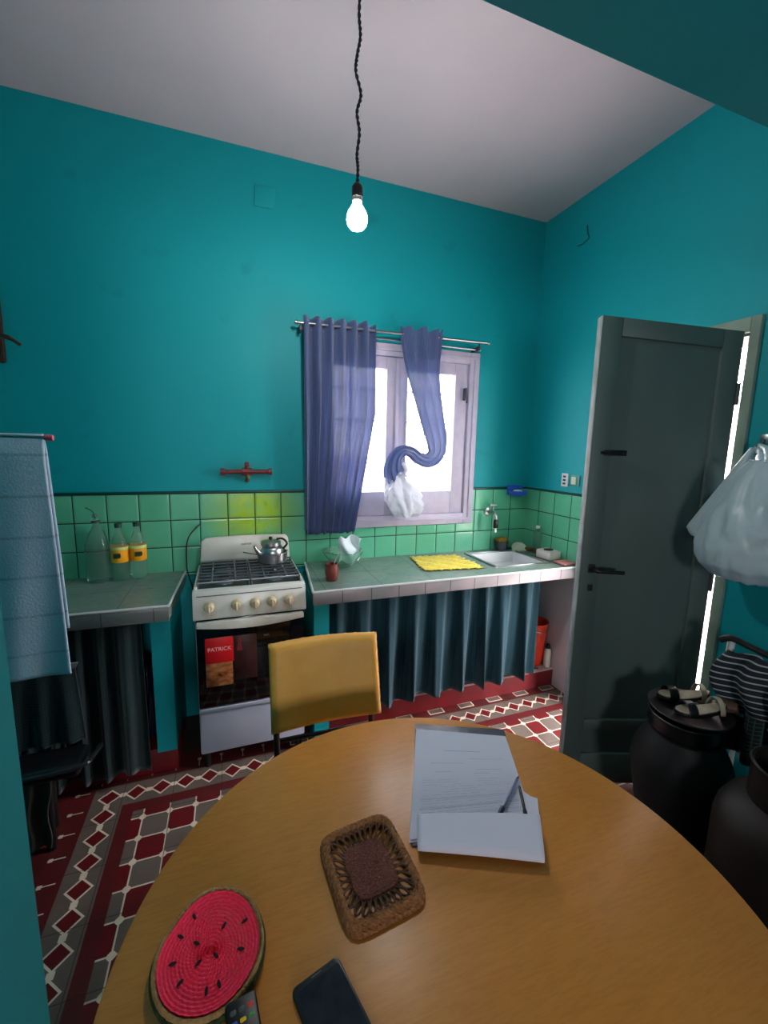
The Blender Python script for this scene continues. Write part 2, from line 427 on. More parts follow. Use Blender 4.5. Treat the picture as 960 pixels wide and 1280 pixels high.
# glazed tile dado on the back and right walls, with a dark green bead on top
b = MB().box(XL, -1.66, -.008, 0, .88, 1.35).box(-.475, -.0, -.008, 0, .88, 1.35).box(-1.66, -.475, -.008, 0, .88, 1.105)
struct(b, 'trim_1', tile_b, label='green glazed wall tiles with dark joints along the back wall')
struct(MB().box(-.008, 0, -.66, -.008, .88, 1.35), 'trim_2', tile_r, label='green glazed wall tiles on the right wall beside the sink')
bead = M('dark_green_tile_bead', (8, 62, 60), rough=.35)
b = MB()
b.tube([(XL, -.008, 1.352), (-1.66, -.008, 1.352)], .0085).tube([(-.475, -.008, 1.352), (0, -.008, 1.352)], .0085)
struct(b, 'trim_3', bead, smooth=True)
struct(MB().tube([(-.008, 0, 1.352), (-.008, -.66, 1.352)], .0085), 'trim_4', bead, smooth=True)

# ------------------------------------------------------------------ window
wr = sroot('window_1', (-1.065, 0, 1.11), 'haze tinted white wooden two sash window over the counter')
FX0, FX1, FZ0, FZ1 = -1.655, -.475, 1.108, 2.262
b = MB()
fw = .075
for (x0, x1, z0, z1) in ((FX0, FX0+fw, FZ0, FZ1), (FX1-fw, FX1, FZ0, FZ1), (FX0+fw, FX1-fw, FZ1-fw, FZ1), (FX0+fw, FX1-fw, FZ0, FZ0+fw)):
    b.box(x0, x1, -.02, .05, z0, z1, bev=.006)
for (x0, x1, z0, z1) in ((FX0+.03, FX0+.045, FZ0+.03, FZ1-.03), (FX1-.045, FX1-.03, FZ0+.03, FZ1-.03), (FX0+.03, FX1-.03, FZ1-.045, FZ1-.03), (FX0+.03, FX1-.03, FZ0+.03, FZ0+.045)):
    b.box(x0, x1, -.030, -.015, z0, z1, bev=.004)
b.build('window_frame', win_paint, wr)
for (x0, x1) in ((-1.58, -1.066), (-1.064, -.55)):
    b = MB(); st = .075; zt, zb = 2.187, 1.183; rt, rb = .075, .155
    gx0, gx1 = (x0+st+.025, x1-st+.005) if x0 < -1.5 else (x0+st-.005, x1-st-.025)
    b.box(x0, gx0, 0, .04, zb, zt, bev=.004).box(gx1, x1, 0, .04, zb, zt, bev=.004)
    b.box(gx0, gx1, .001, .039, zt-rt, zt, bev=.003).box(gx0, gx1, .001, .039, zb, zb+rb, bev=.003)
    b.box(gx0-.012, gx0, -.006, .0, zb+rb-.012, zt-rt+.012).box(gx1, gx1+.012, -.006, .0, zb+rb-.012, zt-rt+.012)
    sa = b.build('sash', win_paint, wr)
    MB().box(gx0-.005, gx1+.005, .018, .022, zb+rb-.005, zt-rt+.005).build('pane', glass, sa, smooth=False)
b = MB()
b.box(-1.078, -1.052, -.012, 0, 1.19, 2.18, bev=.004); b.build('astragal', win_paint, wr)
b = MB().box(-.585, -.575, -.035, -.0, 1.95, 2.03, bev=.002).tube([(-.58, -.03, 1.99), (-.58, -.045, 1.93)], .006)
b.build('latch', dkgrey, wr)
bars = M('pale_security_bar', (200, 196, 200), rough=.5)
b = MB()
for z in (1.52, 1.80, 2.0): b.box(WX0, WX1, .14, .152, z-.007, z+.007)
for k in range(6): b.tube([(WX0+.09+k*.178, .146, WZ0), (WX0+.09+k*.178, .146, WZ1)], .006, 8)
b.build('security_bars', bars, wr)

# ------------------------------------------------------------------ doorway casing and open door
b = MB()
b.box(-.02, 0, -1.397, DY0, 0, 2.197, bev=.003).box(-.02, 0, DY1, DY1+.06, 0, 2.197, bev=.003).box(-.02, 0, DY0, DY1, DZ, 2.197, bev=.003)
b.box(0, .2, DY0, DY0+.012, 0, DZ).box(0, .2, DY1-.012, DY1, 0, DZ).box(0, .2, DY0+.012, DY1-.012, DZ-.012, DZ)
struct(b, 'trim_5', casing_m, label='grey green wooden casing round the doorway')
H0 = Vector((-.037, -1.351, 0)); H1 = Vector((-.605, -1.150, 0))
dv = (H1-H0); DL = dv.length; dv.normalize(); dn = Vector((dv.y, -dv.x, 0))     # dn: towards the table side?
if dn.y > 0: dn = -dn
dr = sroot('door_1', H0, 'grey green panelled wooden door standing open into the kitchen')
def dp(u, w, z): return H0 + dv*u + dn*w + Vector((0, 0, z))
def dbox(mb, u0, u1, z0, z1, w0, w1, slope=0, bev=.003):
    def f(u, z, w): return dp(u, w, z)
    mb.prism([(u0, z0), (u1, z0), (u1, z1+slope*u1), (u0, z1+slope*u0)], f, w0, w1, bev); return mb
sl = .05/DL
b = MB(); st = .085; th = .04
dbox(b, 0, st, .012, 2.137, -th, 0, sl); dbox(b, DL-st, DL, .012, 2.137, -th, 0, sl)
b.prism([(st, 2.062+sl*st), (DL-st, 2.062+sl*(DL-st)), (DL-st, 2.137+sl*(DL-st)), (st, 2.137+sl*st)], lambda u, z, w: dp(u, w, z), -th, 0, .003); dbox(b, st, DL-st, .012, .17, -th, 0); dbox(b, st, DL-st, .30, .35, -th, 0)
dbox(b, st-.002, DL-st+.002, .02, 2.08, -th+.012, -.014, sl, bev=0)
b.build('door_leaf', door_m, dr)
b = MB(); dbox(b, DL, DL+.004, .012, 2.135, -th, 0, sl, bev=.001); b.build('door_edge', door_edge, dr)['label'] = 'pale mottled closing edge of the door'
def bolt(z, u, L):
    m = MB(); dbox(m, u, u+L, z-.012, z+.012, .0, .004)
    m.tube([dp(u+.01, .010, z), dp(u+L+.015, .010, z)], .006); m.tube([dp(u+.03, .010, z), dp(u+.03, .03, z)], .004)
    return m
bolt(1.62, DL-.155, .10).build('door_bolt', blackm, dr)
m = MB(); dbox(m, DL-.065, DL-.035, 1.08, 1.12, .0, .005)
hn = m.build('lock_plate', nearblk, dr)
MB().tube(smoothpath([dp(DL-.05, .004, 1.10), dp(DL-.05, .04, 1.10), dp(DL-.07, .05, 1.10), dp(DL-.17, .05, 1.095)]), .009).build('door_handle', blackm, dr)
m = MB(); dbox(m, DL-.062, DL-.040, .995, 1.025, .0, .006); m.build('keyhole', nearblk, dr)
for z in (.35, 1.05, 1.88):
    MB().tube([dp(.0, .005, z-.045), dp(.0, .005, z+.045)], .008).build('hinge', dkgrey, dr)

# ------------------------------------------------------------------ lamp
bx, by, bz = -1.632, -1.0, 2.432
t = thing('hanging_bulb', 'lit bare light bulb hanging on a twisted black flex from the ceiling', 'lamp', (bx, by, CEIL))
prof = [(0, -.043), (.012, -.0415), (.024, -.036), (.033, -.025), (.0365, -.010), (.0355, .004), (.030, .018), (.022, .030), (.0155, .040), (.0135, .052), (0, .053)]
MB().lathe(prof, (bx, by, bz), 32).build('bulb', bulb_m, t)
MB().lathe([(0, .05), (.017, .05), (.018, .06), (.020, .062), (.020, .095), (.012, .108), (.006, .112), (0, .112)], (bx, by, bz), 24).build('socket', blackm, t)
kp = [(0, .11), (.001, .16), (-.002, .2), (.004, .27), (-.003, .33), (.007, .39), (-.007, .45), (-.004, .50), (.004, .56), (0, .62), (.002, .70), (0, CEIL-bz+.01)]
pth = smoothpath([(bx+a*1.4, by+.3*a, bz+h) for a, h in kp], 12)
for ph in (0, PI):
    pts = [p+Vector((math.cos(i*.9+ph), math.sin(i*.9+ph), 0))*.0032 for i, p in enumerate(pth)]
    MB().tube(pts, .0032, 8).build('flex_strand', wire_m, t)
MB().lathe([(.0, -.03), (.03, -.028), (.045, -.012), (.048, .004), (0, .004)], (bx, by, CEIL), 24).build('ceiling_rose', dkgrey, t)

# ------------------------------------------------------------------ counters
def counter(name, label, x0f, x0b, x1f, x1b, yf, em, hole=None):
    t = thing(name, label, 'worktop', ((x0f+x1f)/2, yf/2, .84))
    f = lambda u, v, h: (u, v, h)
    b = MB()
    zt, zb = .905, .84
    if hole:
        hx0, hx1, hy0, hy1 = hole
        b.prism([(x0f, yf), (hx0, yf), (hx0, -.009), (x0b, -.009)], f, zb, zt)
        b.box(hx1, x1f, yf, -.009, zb, zt).box(hx0, hx1, yf, hy0, zb, zt).box(hx0, hx1, hy1, -.009, zb, zt)
    else: b.prism([(x0f, yf), (x1f, yf), (x1b, -.009), (x0b, -.009)], f, zb, zt)
    b.build('counter_slab', top_m, t, smooth=False)
    b = MB().box(x0f, x1f, yf-.008, yf, zb-.004, zt-.005, bev=.002)
    b.build('edge_tiles', em, t)
    b = MB().tube([(x0f, yf-.005, zt), (x1f, yf-.005, zt)], .006, 8)
    if name == 'left': pass
    b.tube([(x0f, yf-.005, zt), (x0b, -.02, zt)], .006, 8).tube([(x1f, yf-.005, zt), (x1b, -.02, zt)], .006, 8)
    b.build('edge_bead', trim_w, t)
    return t
SK = (-.545, -.165, -.44, -.10)
counter('kitchen_worktop', 'long green grey tiled worktop under the window with sink and pale tiled edge', -1.715, -1.66, -.002, -.002, -.575, edge_m, SK)
counter('kitchen_worktop', 'short green grey tiled worktop left of the stove with dark tiled edge', XL+.002, XL+.002, -2.36, -2.335, -.565, edge_l)
tag(MB().box(-1.70, -1.62, -.52, -.01, .0, .835).build('counter_support', paint, base=(-1.66, -.27, 0), smooth=False), 'teal masonry upright under the worktop right of the stove', 'counter support')
tag(MB().box(-2.455, -2.37, -.47, -.01, .13, .835).build('counter_support', paint, base=(-2.41, -.26, .13), smooth=False), 'teal masonry upright under the worktop left of the stove', 'counter support')
t = thing('cupboard_plinth', 'low red fronted masonry step with pinkish top under the long worktop', 'plinth', (-.8, -.19, 0))
MB().box(-1.618, -.001, -.405, -.001, .001, .115).build('plinth_front', redpaint, t, smooth=False)
MB().box(-1.618, -.001, -.408, -.001, .115, .13, bev=.003).build('plinth_top', lilac, t)
b = MB().box(XL+.001, -2.37, -.44, -.001, .001, .129, bev=.004)
tag(b.build('cupboard_plinth', redpaint, base=(-2.8, -.19, 0)), 'dark red masonry step under the short worktop at left', 'plinth')

# sink
t = thing('kitchen_sink', 'pale grey rectangular sink basin set into the long worktop', 'sink', ((SK[0]+SK[1])/2, (SK[2]+SK[3])/2, .905))
sinkm = M('pale_sink_enamel', (226, 226, 230), rough=.35)
b = MB()
x0, x1, y0, y1 = SK
b.box(x0+.001, x0+.012, y0, y1, .83, .903).box(x1-.012, x1-.001, y0, y1, .83, .903).box(x0+.012, x1-.012, y0+.001, y0+.012, .83, .903).box(x0+.012, x1-.012, y1-.012, y1-.001, .83, .903).box(x0+.012, x1-.012, y0+.012, y1-.012, .82, .832)
b.build('basin', sinkm, t, smooth=False)
b = MB().box(x0-.02, x0+.004, y0-.01, y1+.02, .905, .911, bev=.002).box(x1-.004, x1+.02, y0-.01, y1+.02, .905, .911, bev=.002).box(x0+.004, x1-.004, y1-.004, y1+.02, .905, .911, bev=.002).box(x0+.004, x1-.004, y0-.01, y0+.004, .905, .911, bev=.002)
b.build('rim', steel, t)
MB().lathe([(0, .832), (.03, .832), (.032, .835), (.0, .835)], ((x0+x1)/2, -.27, 0), 24).build('drain', steel, t)
# faucet
t = thing('wall_tap', 'small chrome tap with black nozzle on the tiles above the sink', 'tap', (-.34, -.01, 1.18))
MB().lathe([(0, 0), (.032, 0), (.030, -.008), (.012, -.012), (0, -.012)], (-.34, -.008, 1.185), 24, 'y').build('wall_flange', steel, t)
MB().tube(smoothpath([(-.34, -.015, 1.185), (-.34, -.07, 1.188), (-.345, -.11, 1.18), (-.348, -.125, 1.145)]), [.012]*6+[.013]*6+[.012]*7, 12).build('spout', steel, t)
MB().lathe([(.014, 1.085), (.017, 1.09), (.017, 1.135), (.012, 1.145), (0, 1.146)], (-.348, -.125, 0), 20).build('nozzle', blackm, t)
MB().tube([(-.34, -.07, 1.19), (-.34, -.07, 1.235)], .007).tube([(-.37, -.07, 1.24), (-.31, -.07, 1.24)], .009).build('tap_handle', steel, t)
MB().tube([(-.348, -.125, 1.055), (-.348, -.125, 1.086)], .008, 10).build('aerator', soap, t)
# soap dish on the wall
t = thing('soap_dish', 'blue plastic soap holder on the wall above the tiles in the corner', 'soap dish', (-.125, -.01, 1.33))
MB().lathe([(0, -.03), (.035, -.028), (.06, -.01), (.066, .012), (.06, .012), (.05, -.006), (0, -.015)], (-.125, -.06, 1.325), 32, sx=1.15, sy=.8).build('dish', blue_p, t)
MB().box(-.19, -.06, -.022, -.009, 1.305, 1.375, bev=.006).build('back_plate', blue_p, t)
MB().box(-.165, -.105, -.085, -.045, 1.315, 1.345, bev=.01).build('soap_bar', soap, t)

# curtain rods + curtains
def pleated(x0, x1, y, ztop, zbot, folds, amp, nu=240, seed=0, gather=1.0, zjit=.0):
    rnd = random.Random(seed); ph = [rnd.uniform(-.8, .8) for _ in range(folds+2)]; am = [rnd.uniform(.55, 1.25) for _ in range(folds+2)]
    def fn(u, v):
        k = u*folds; i = int(min(k, folds-1e-6)); fr = k-i
        a = am[i]*(1-fr)+am[i+1]*fr; p = ph[i]*(1-fr)+ph[i+1]*fr
        s_ = math.sin(2*PI*(k)+p)
        sharp = math.copysign(abs(s_)**.8, s_)
        w = amp*a*(.45+.55*v)
        x = x0+(x1-x0)*u + .35*amp*a*math.cos(2*PI*k+p)*v
        yy = y - w*sharp + .4*w*math.sin(5.3*PI*k+ph[(i+1) % len(ph)])*.35
        z = ztop+(zbot-ztop)*v + zjit*v*math.sin(3.1*u*folds+seed)
        return (x, yy, z)
    return fn
t = thing('under_counter_curtain', 'dark teal woven curtain hanging under the long worktop beside the sink end', 'curtain', (-.9, -.49, .84))
MB().sheet(pleated(-1.615, -.225, -.475, .825, .15, 9, .038, seed=3, zjit=.012), 260, 24).build('curtain_cloth', teal_cloth, t, solid=.002)
MB().tube([(-1.618, -.47, .815), (-.05, -.47, .815)], .005, 8).build('curtain_wire', dkgrey, t)
t = thing('under_counter_curtain', 'near black green curtain hanging under the short worktop left of the stove', 'curtain', (-2.9, -.49, .84))
MB().sheet(pleated(XL+.03, -2.49, -.49, .825, .06, 7, .03, seed=8, zjit=.01), 180, 24).build('curtain_cloth', dark_cloth, t, solid=.002)
MB().tube([(XL, -.49, .82), (-2.46, -.49, .82)], .005, 8).build('curtain_wire', dkgrey, t)
# window curtains
t = thing('curtain_rod', 'thin double metal curtain rod above the window', 'curtain rod', (-1.09, -.06, 2.3))
MB().tube([(-1.70, -.085, 2.302), (-.47, -.085, 2.315)], .0075, 12).build('front_rod', steel, t)
MB().tube([(-1.68, -.055, 2.275), (-.50, -.055, 2.272)], .0055, 12).build('back_rod', steel, t)
for x in (-1.685, -.53): MB().box(x-.008, x+.008, -.09, 0, 2.262, 2.29, bev=.003).tube([(x, -.085, 2.28), (x, -.085, 2.305)], .006).build('bracket', dkgrey, t)
for x in (-1.71, -.46): MB().lathe([(0, -.012), (.010, -.008), (.012, 0), (.010, .008), (0, .012)], (x, -.085, 2.302 if x < -1 else 2.315), 16, 'x').build('finial', steel, t)
def left_fn(u, v):
    # ring-top pleats, broad at the rod and drawn in towards the hem
    top0, top1 = -1.672, -1.245; bot0, bot1 = -1.668, -1.375
    e = v**1.3
    if v < .42: e2 = 0
    else: e2 = ((v-.42)/.58)
    xr = top1 + (bot1-top1)*e2
    xl = top0+(bot0-top0)*v
    k = u*6; a = .026*(1-.25*v)
    x = xl+(xr-xl)*u + .010*math.cos(2*PI*k)*v
    y = -.085 - a*math.sin(2*PI*k+.4) - .010*math.sin(2*PI*k*2.3+v*2)*v
    ztop = 2.335 + .006*math.cos(2*PI*k) + .012*u - .012*(u > .86)
    z = ztop + (1.095-ztop)*v + .006*v*math.sin(2*PI*k+1)
    return (x, y, z)
tag(MB().sheet(left_fn, 200, 60).build('window_curtain', blue_cloth, base=(-1.45, -.085, 1.1), solid=.0016), 'blue semi sheer curtain hanging straight over the left of the window', 'curtain')
# knotted curtain: fan of pleats at the rod narrowing to a twisted rope
cen = smoothpath([(-.945, -.085, 2.345), (-.94, -.085, 2.24), (-.925, -.088, 2.10), (-.885, -.09, 1.93), (-.845, -.092, 1.78), (-.815, -.094, 1.66), (-.825, -.096, 1.585), (-.88, -.098, 1.548), (-.95, -.10, 1.565), (-1.0, -.10, 1.60), (-1.06, -.10, 1.605), (-1.105, -.10, 1.56), (-1.115, -.10, 1.49), (-1.10, -.10, 1.44)], 8)
wid = []
keys = [(0, .140), (.05, .136), (.12, .118), (.22, .088), (.36, .068), (.5, .046), (.6, .034), (.68, .030), (.76, .028), (.84, .038), (.92, .060), (1, .070)]
def interp(ks, t_):
    for (a, x), (c, y) in zip(ks, ks[1:]):
        if t_ <= c: return x+(y-x)*(t_-a)/(c-a)
    return ks[-1][1]
N = len(cen)-1
def knot_fn(u, v):
    i = v*N; j = min(int(i), N-1); f = i-j
    c = cen[j].lerp(cen[j+1], f); tdir = (cen[min(j+2, N)]-cen[max(j-1, 0)]); tdir.normalize()
    side = Vector((0, -1, 0)).cross(tdir); side.normalize()
    if side.x < 0 and v < .3: side = -side
    w = interp(keys, v); a = 2*PI*u; dep = .030*(1-.0*v)+.012*v
    pl = (.010+.010*(v < .12))*math.sin(9*a+3*v)*(.5+w*3)
    tw_ = max(0, min(1, (v-.95)/.05))
    return c + side*(w*math.cos(a)) + Vector((0, -1, 0))*((dep+pl)*math.sin(a)) + side*(.006*math.sin(9*a)) + Vector((0, 0, .012*max(0, 1-v*14)*math.cos(8*a))) + tdir*(.03*tw_*math.sin(3*a+1))
tag(MB().sheet(knot_fn, 96, N*2).build('window_curtain', blue_cloth, base=(-.94, -.085, 1.44)), 'blue curtain gathered and twisted into a hook shape before the right pane', 'curtain')
# white plastic bag hanging off its end
def bagmesh(center, prof, wob, seed, sx=1, sy=.6, n=40, lean=(0, 0)):
    rnd = random.Random(seed); ph = [rnd.uniform(0, 6.3) for _ in range(6)]
    n = n*2; b = bmesh.new(); rings = []; fine = []
    for (r0, h0), (r1, h1) in zip(prof, prof[1:]):
        for k in range(6): f = k/6; fine.append((r0+(r1-r0)*f, h0+(h1-h0)*f))
    fine.append(prof[-1]); R0_ = max(r for r, h in prof)
    for r, h in fine:
        ring = []
        for i in range(n):
            a = 2*PI*i/n
            rr = r*(1+wob*(.5*math.sin(3*a+ph[0]+h*9)+.35*math.sin(7*a+ph[1]-h*14)+.3*math.sin(11*a+ph[2]+h*22)+.15*math.sin(17*a+ph[3])))
            q = Vector((math.cos(a)*1.6, math.sin(a)*1.6, h/R0_*1.0+seed*3.7))
            cr = (1-abs(noise.noise(q*1.5))*2)*.55+(1-abs(noise.noise(q*3.4+Vector((5, 1, 2))))*2)*.3
            rr += r*wob*1.25*(cr-.55)
            ring.append(b.verts.new((center[0]+rr*math.cos(a)*sx+lean[0]*h, center[1]+rr*math.sin(a)*sy+lean[1]*h, center[2]+h+wob*.05*math.sin(5*a+ph[4])+.006*noise.noise(q*2.2))))
        rings.append(ring)
    for q in range(len(rings)-1):
        for i in range(n): b.faces.new((rings[q][i], rings[q][(i+1) % n], rings[q+1][(i+1) % n], rings[q+1][i]))
    b.faces.new(rings[0][::-1]); b.faces.new(rings[-1])
    m = MB(); m.join(b); return m
t = thing('plastic_bag', 'small white translucent plastic bag hanging from the twisted curtain at the window', 'bag', (-1.04, -.10, 1.2))
bagmesh((-1.03, -.115, 1.20), [(.02, -.006), (.095, 0), (.112, .03), (.120, .08), (.118, .13), (.098, .17), (.062, .21), (.04, .25)], .20, 4, lean=(-.22, 0)).build('bag_body', bag_m, t)
MB().tube(smoothpath([(-1.07, -.115, 1.45), (-1.10, -.115, 1.50), (-1.12, -.11, 1.53)]), .011, 8).tube(smoothpath([(-1.06, -.115, 1.45), (-1.03, -.115, 1.49), (-1.06, -.11, 1.53)]), .012, 8).build('bag_handles', bag_m, t)

# ------------------------------------------------------------------ stove
SX0, SX1, SYF, SYB = -2.262, -1.747, -.50, -.03
t = thing('gas_stove', 'white four burner gas stove with black glass oven door standing between the worktops', 'stove', ((SX0+SX1)/2, -.27, 0))
MB().box(SX0, SX1, SYF+.012, SYB, .085, .925, bev=.004).build('stove_body', enam, t)
for x in (SX0+.03, SX1-.03):
    for y in (SYF+.04, SYB-.04): MB().lathe([(0, 0), (.018, 0), (.016, .02), (.012, .09), (0, .09)], (x, y, 0), 16).build('foot', blackm, t)
# control panel, slightly tilted
def px_(u, z, w): return (u, SYF-w*.6, z)
b = MB().prism([(SYF-.022, .800), (SYF-.026, .812), (SYF-.008, .930), (SYF+.03, .938), (SYF+.03, .800)], lambda a, c, h: (h, a, c), SX0-.006, SX1+.006, .003)
pan_m = M('stained_cream_enamel', (214, 214, 208), rough=.28)
X, Y, Z = pan_m.xyz(True)
for kx in (-2.197, -2.075, -1.990, -1.910, -1.826):
    dd = (((X-kx)*(X-kx)) + ((Z-.852)*(Z-.852))*.55).pw(.5)
    pan_m.mix((((dd*-1.0)+.046)/.03).sat()*pan_m.nz(35, lo=.3, hi=.6, world=True)*.6, (176, 158, 104))
cp = b.build('control_panel', pan_m, t)
b = MB().box(SX0+.012, SX1-.012, SYF-.0125, SYF-.009, .911, .914)
b.build('panel_groove', dkgrey, cp)
for i, x in enumerate((-2.197, -2.075, -1.990, -1.910, -1.826)):
    k = MB().lathe([(0, 0), (.024, 0), (.025, -.006), (.021, -.010), (.019, -.024), (.016, -.028), (0, -.029)], (x, SYF-.018, .861), 24, 'y')
    k.box(x-.0045, x+.0045, SYF-.055, SYF-.040, .842, .880, bev=.003)
    k.build('control_knob', knob_m, cp)
# oven door
b = MB().box(SX0+.004, SX1-.004, SYF-.012, SYF+.012, .345, .795, bev=.004)
od = b.build('oven_door', black_gl, t)
b = MB()
def hf(u, z, w): return (u, z, w)
pts = []
for i in range(21):
    f = i/20; pts.append((SX0+.010+(SX1-SX0-.02)*f, SYF-.045-.0*math.sin(PI*f), .778))
b = MB()
hp = [(SX0+.008, .792), (SX1-.008, .792)] + [(SX1-.008-(SX1-SX0-.016)*i/16, .765-.020*math.sin(PI*i/16)) for i in range(17)]
b.prism(hp, lambda u, z, w: (u, w, z), SYF-.040, SYF-.013, .004)
b.build('oven_handle', enam, od)
MB().box(-1.952, -1.925, SYF-.014, SYF-.011, .682, .690, bev=.001).build('door_badge', steel, od)
# sticker with its three fields
b = MB().box(-2.222, -2.094, SYF-.0136, SYF-.0122, .572, .702, bev=.0006); b.build('sticker_field', sticker_r, od)['label'] = 'red lettered field of the sticker'
b = MB().box(-2.222, -2.100, SYF-.0136, SYF-.0122, .452, .571, bev=.0006); b.build('sticker_field', sticker_f, od)['label'] = 'brown baked food picture of the sticker'
b = MB().box(-2.092, -1.985, SYF-.0136, SYF-.0122, .470, .700, bev=.0006); b.build('sticker_field', sticker_d, od)['label'] = 'dark maroon field of the sticker'
lt = M('pale_letter', (226, 190, 186), rough=.5)
text_part('PATRICK', .027, 'sticker_lettering', lt, od, XZ(-2.158, .642, SYF-.0142))
b = MB()
for r_ in range(3):
    b.lathe([(0, -.0008), (.026-.004*r_, -.0008), (.026-.004*r_, 0), (0, 0)], (-2.175+.03*r_, SYF-.0137, .50+.012*r_), 20, 'y', sy=.6)
b.build('sticker_picture', M('toasted_bread', (170, 96, 44), rough=.5, noise=(50, (110, 50, 20), .9)), od)
b = MB().lathe([(0, -.0008), (.012, -.0008), (.012, 0), (0, 0)], (-2.064, SYF-.0137, .675), 20, 'y').prism([(-2.072, .665), (-2.060, .665), (-2.052, .622), (-2.080, .622)], lambda u, z, w: (u, w, z), SYF-.0145, SYF-.0137)
b.build('sticker_figure', M('dull_red_print', (120, 30, 34), rough=.5), od)
# warming drawer
b = MB().box(SX0+.006, SX1-.006, SYF-.010, SYF+.012, .098, .338, bev=.004).box(SX0+.006, SX1-.006, SYF-.016, SYF-.008, .318, .338, bev=.003)
lav = M('bluish_white_enamel', (190, 196, 216), rough=.3, noise=(5, (176, 182, 204), .8))
b.build('warming_drawer', lav, t)
# back panel (raised lid)
b = MB().prism([(SX0+.006, .935), (SX1-.01, .935), (SX1-.02, 1.080)] + [(SX1-.035-(SX1-SX0-.075)*i/12, 1.098+.006*math.sin(PI*i/12)) for i in range(13)] + [(SX0+.016, 1.078)], lambda u, z, w: (u, w, z), -.060, -.040, .004)
sp = b.build('splash_panel', enam, t)
text_part('patrick', .020, 'panel_lettering', dkgrey, sp, XZ(-2.005, 1.055, -.0606))
# hob
MB().box(SX0+.004, SX1-.004, SYF+.03, -.062, .924, .932, bev=.003).build('hob_tray', M('dark_hob', (60, 64, 70), rough=.25, spec=.6), t)
for cx in (SX0+.135, SX1-.135):
    for cy in (-.37, -.17):
        bb = MB().lathe([(0, .932), (.048, .932), (.048, .938), (.030, .945), (.030, .956), (0, .956)], (cx, cy, 0), 28)
        bu = bb.build('burner', alu, t)
        MB().lathe([(0, .956), (.026, .956), (.027, .961), (.022, .965), (0, .965)], (cx, cy, 0), 28).build('burner_cap', iron, bu)
for x0, x1 in ((SX0+.015, (SX0+SX1)/2-.006), ((SX0+SX1)/2+.006, SX1-.015)):
    g = MB(); zt = .972; y0, y1 = SYF+.045, -.075
    g.tube([(x0, y0, zt-.012), (x1, y0, zt-.012), (x1, y1, zt-.012), (x0, y1, zt-.012)], .005, 8, closed=True)
    for i in range(7):
        y = y0+(y1-y0)*(i+.5)/7; g.tube([(x0, y, zt-.004), (x1, y, zt-.004)], .0045, 8)
    for f in (.27, .73):
        x = x0+(x1-x0)*f; g.tube([(x, y0, zt-.006), (x, y1, zt-.006)], .004, 8)
    for x in (x0, x1):
        for y in (y0, y1): g.tube([(x, y, .932), (x, y, zt-.01)], .004, 6)
    g.build('pan_grate', M('steel_grate_wire', (120, 124, 132), rough=.3, metal=.8), t)
for x in (SX0+.006, SX1-.006): MB().box(x-.007, x+.007, SYF+.02, -.06, .925, .948, bev=.003).build('hob_side_rail', enam, t)
# saucepan and kettle
KX, KY = -1.872, -.19
t = thing('saucepan', 'low aluminium saucepan with side handle on the rear right burner', 'pan', (KX, KY, .972))
MB().lathe([(0, .973), (.072, .973), (.079, .980), (.082, 1.026), (.088, 1.030), (.088, 1.033), (.080, 1.032), (.076, .985), (0, .980)], (KX, KY, 0), 40).build('pan_body', alu, t)
MB().tube(smoothpath([(KX-.08, KY-.01, 1.022), (KX-.12, KY-.03, 1.034), (KX-.155, KY-.05, 1.048)]), [.007]*13, 8, flat=.5).build('pan_handle', steel, t)
t = thing('kettle', 'small dented aluminium kettle sitting inside the saucepan', 'kettle', (KX, KY, .981))
MB().lathe([(0, .982), (.058, .982), (.063, .990), (.064, 1.036), (.060, 1.050), (.052, 1.062), (.046, 1.064), (0, 1.065)], (KX, KY, 0), 40).build('kettle_body', alu, t)
k = MB().lathe([(.045, 1.064), (.054, 1.068), (.055, 1.088), (.048, 1.094), (.018, 1.100), (.0, 1.101)], (KX-.008, KY, 0), 32)
k.build('lid', alu, t)
MB().lathe([(0, 1.1), (.007, 1.1), (.011, 1.108), (.009, 1.116), (0, 1.118)], (KX-.008, KY, 0), 20).build('lid_knob', blackm, t)
MB().tube(smoothpath([(KX+.058, KY-.02, 1.05), (KX+.078, KY-.03, 1.08), (KX+.055, KY-.03, 1.108), (KX+.02, KY-.03, 1.108)]), .006, 8).build('kettle_handle', blackm, t)
MB().tube(smoothpath([(KX-.06, KY-.02, 1.02), (KX-.085, KY-.03, 1.05), (KX-.098, KY-.035, 1.075)]), [.014]*4+[.011]*4+[.008]*5, 10).build('spout', alu, t)
# cable behind the stove
tag(MB().tube(smoothpath([(-2.245, -.014, 1.175), (-2.275, -.018, 1.15), (-2.312, -.02, 1.10), (-2.325, -.02, 1.04), (-2.328, -.02, .96), (-2.325, -.03, .90), (-2.30, -.03, .80)]), .0035, 8).build('cable', wire_m, base=(-2.3, -.02, .8)), 'thin black cable curving down the tiles left of the stove', 'cable')
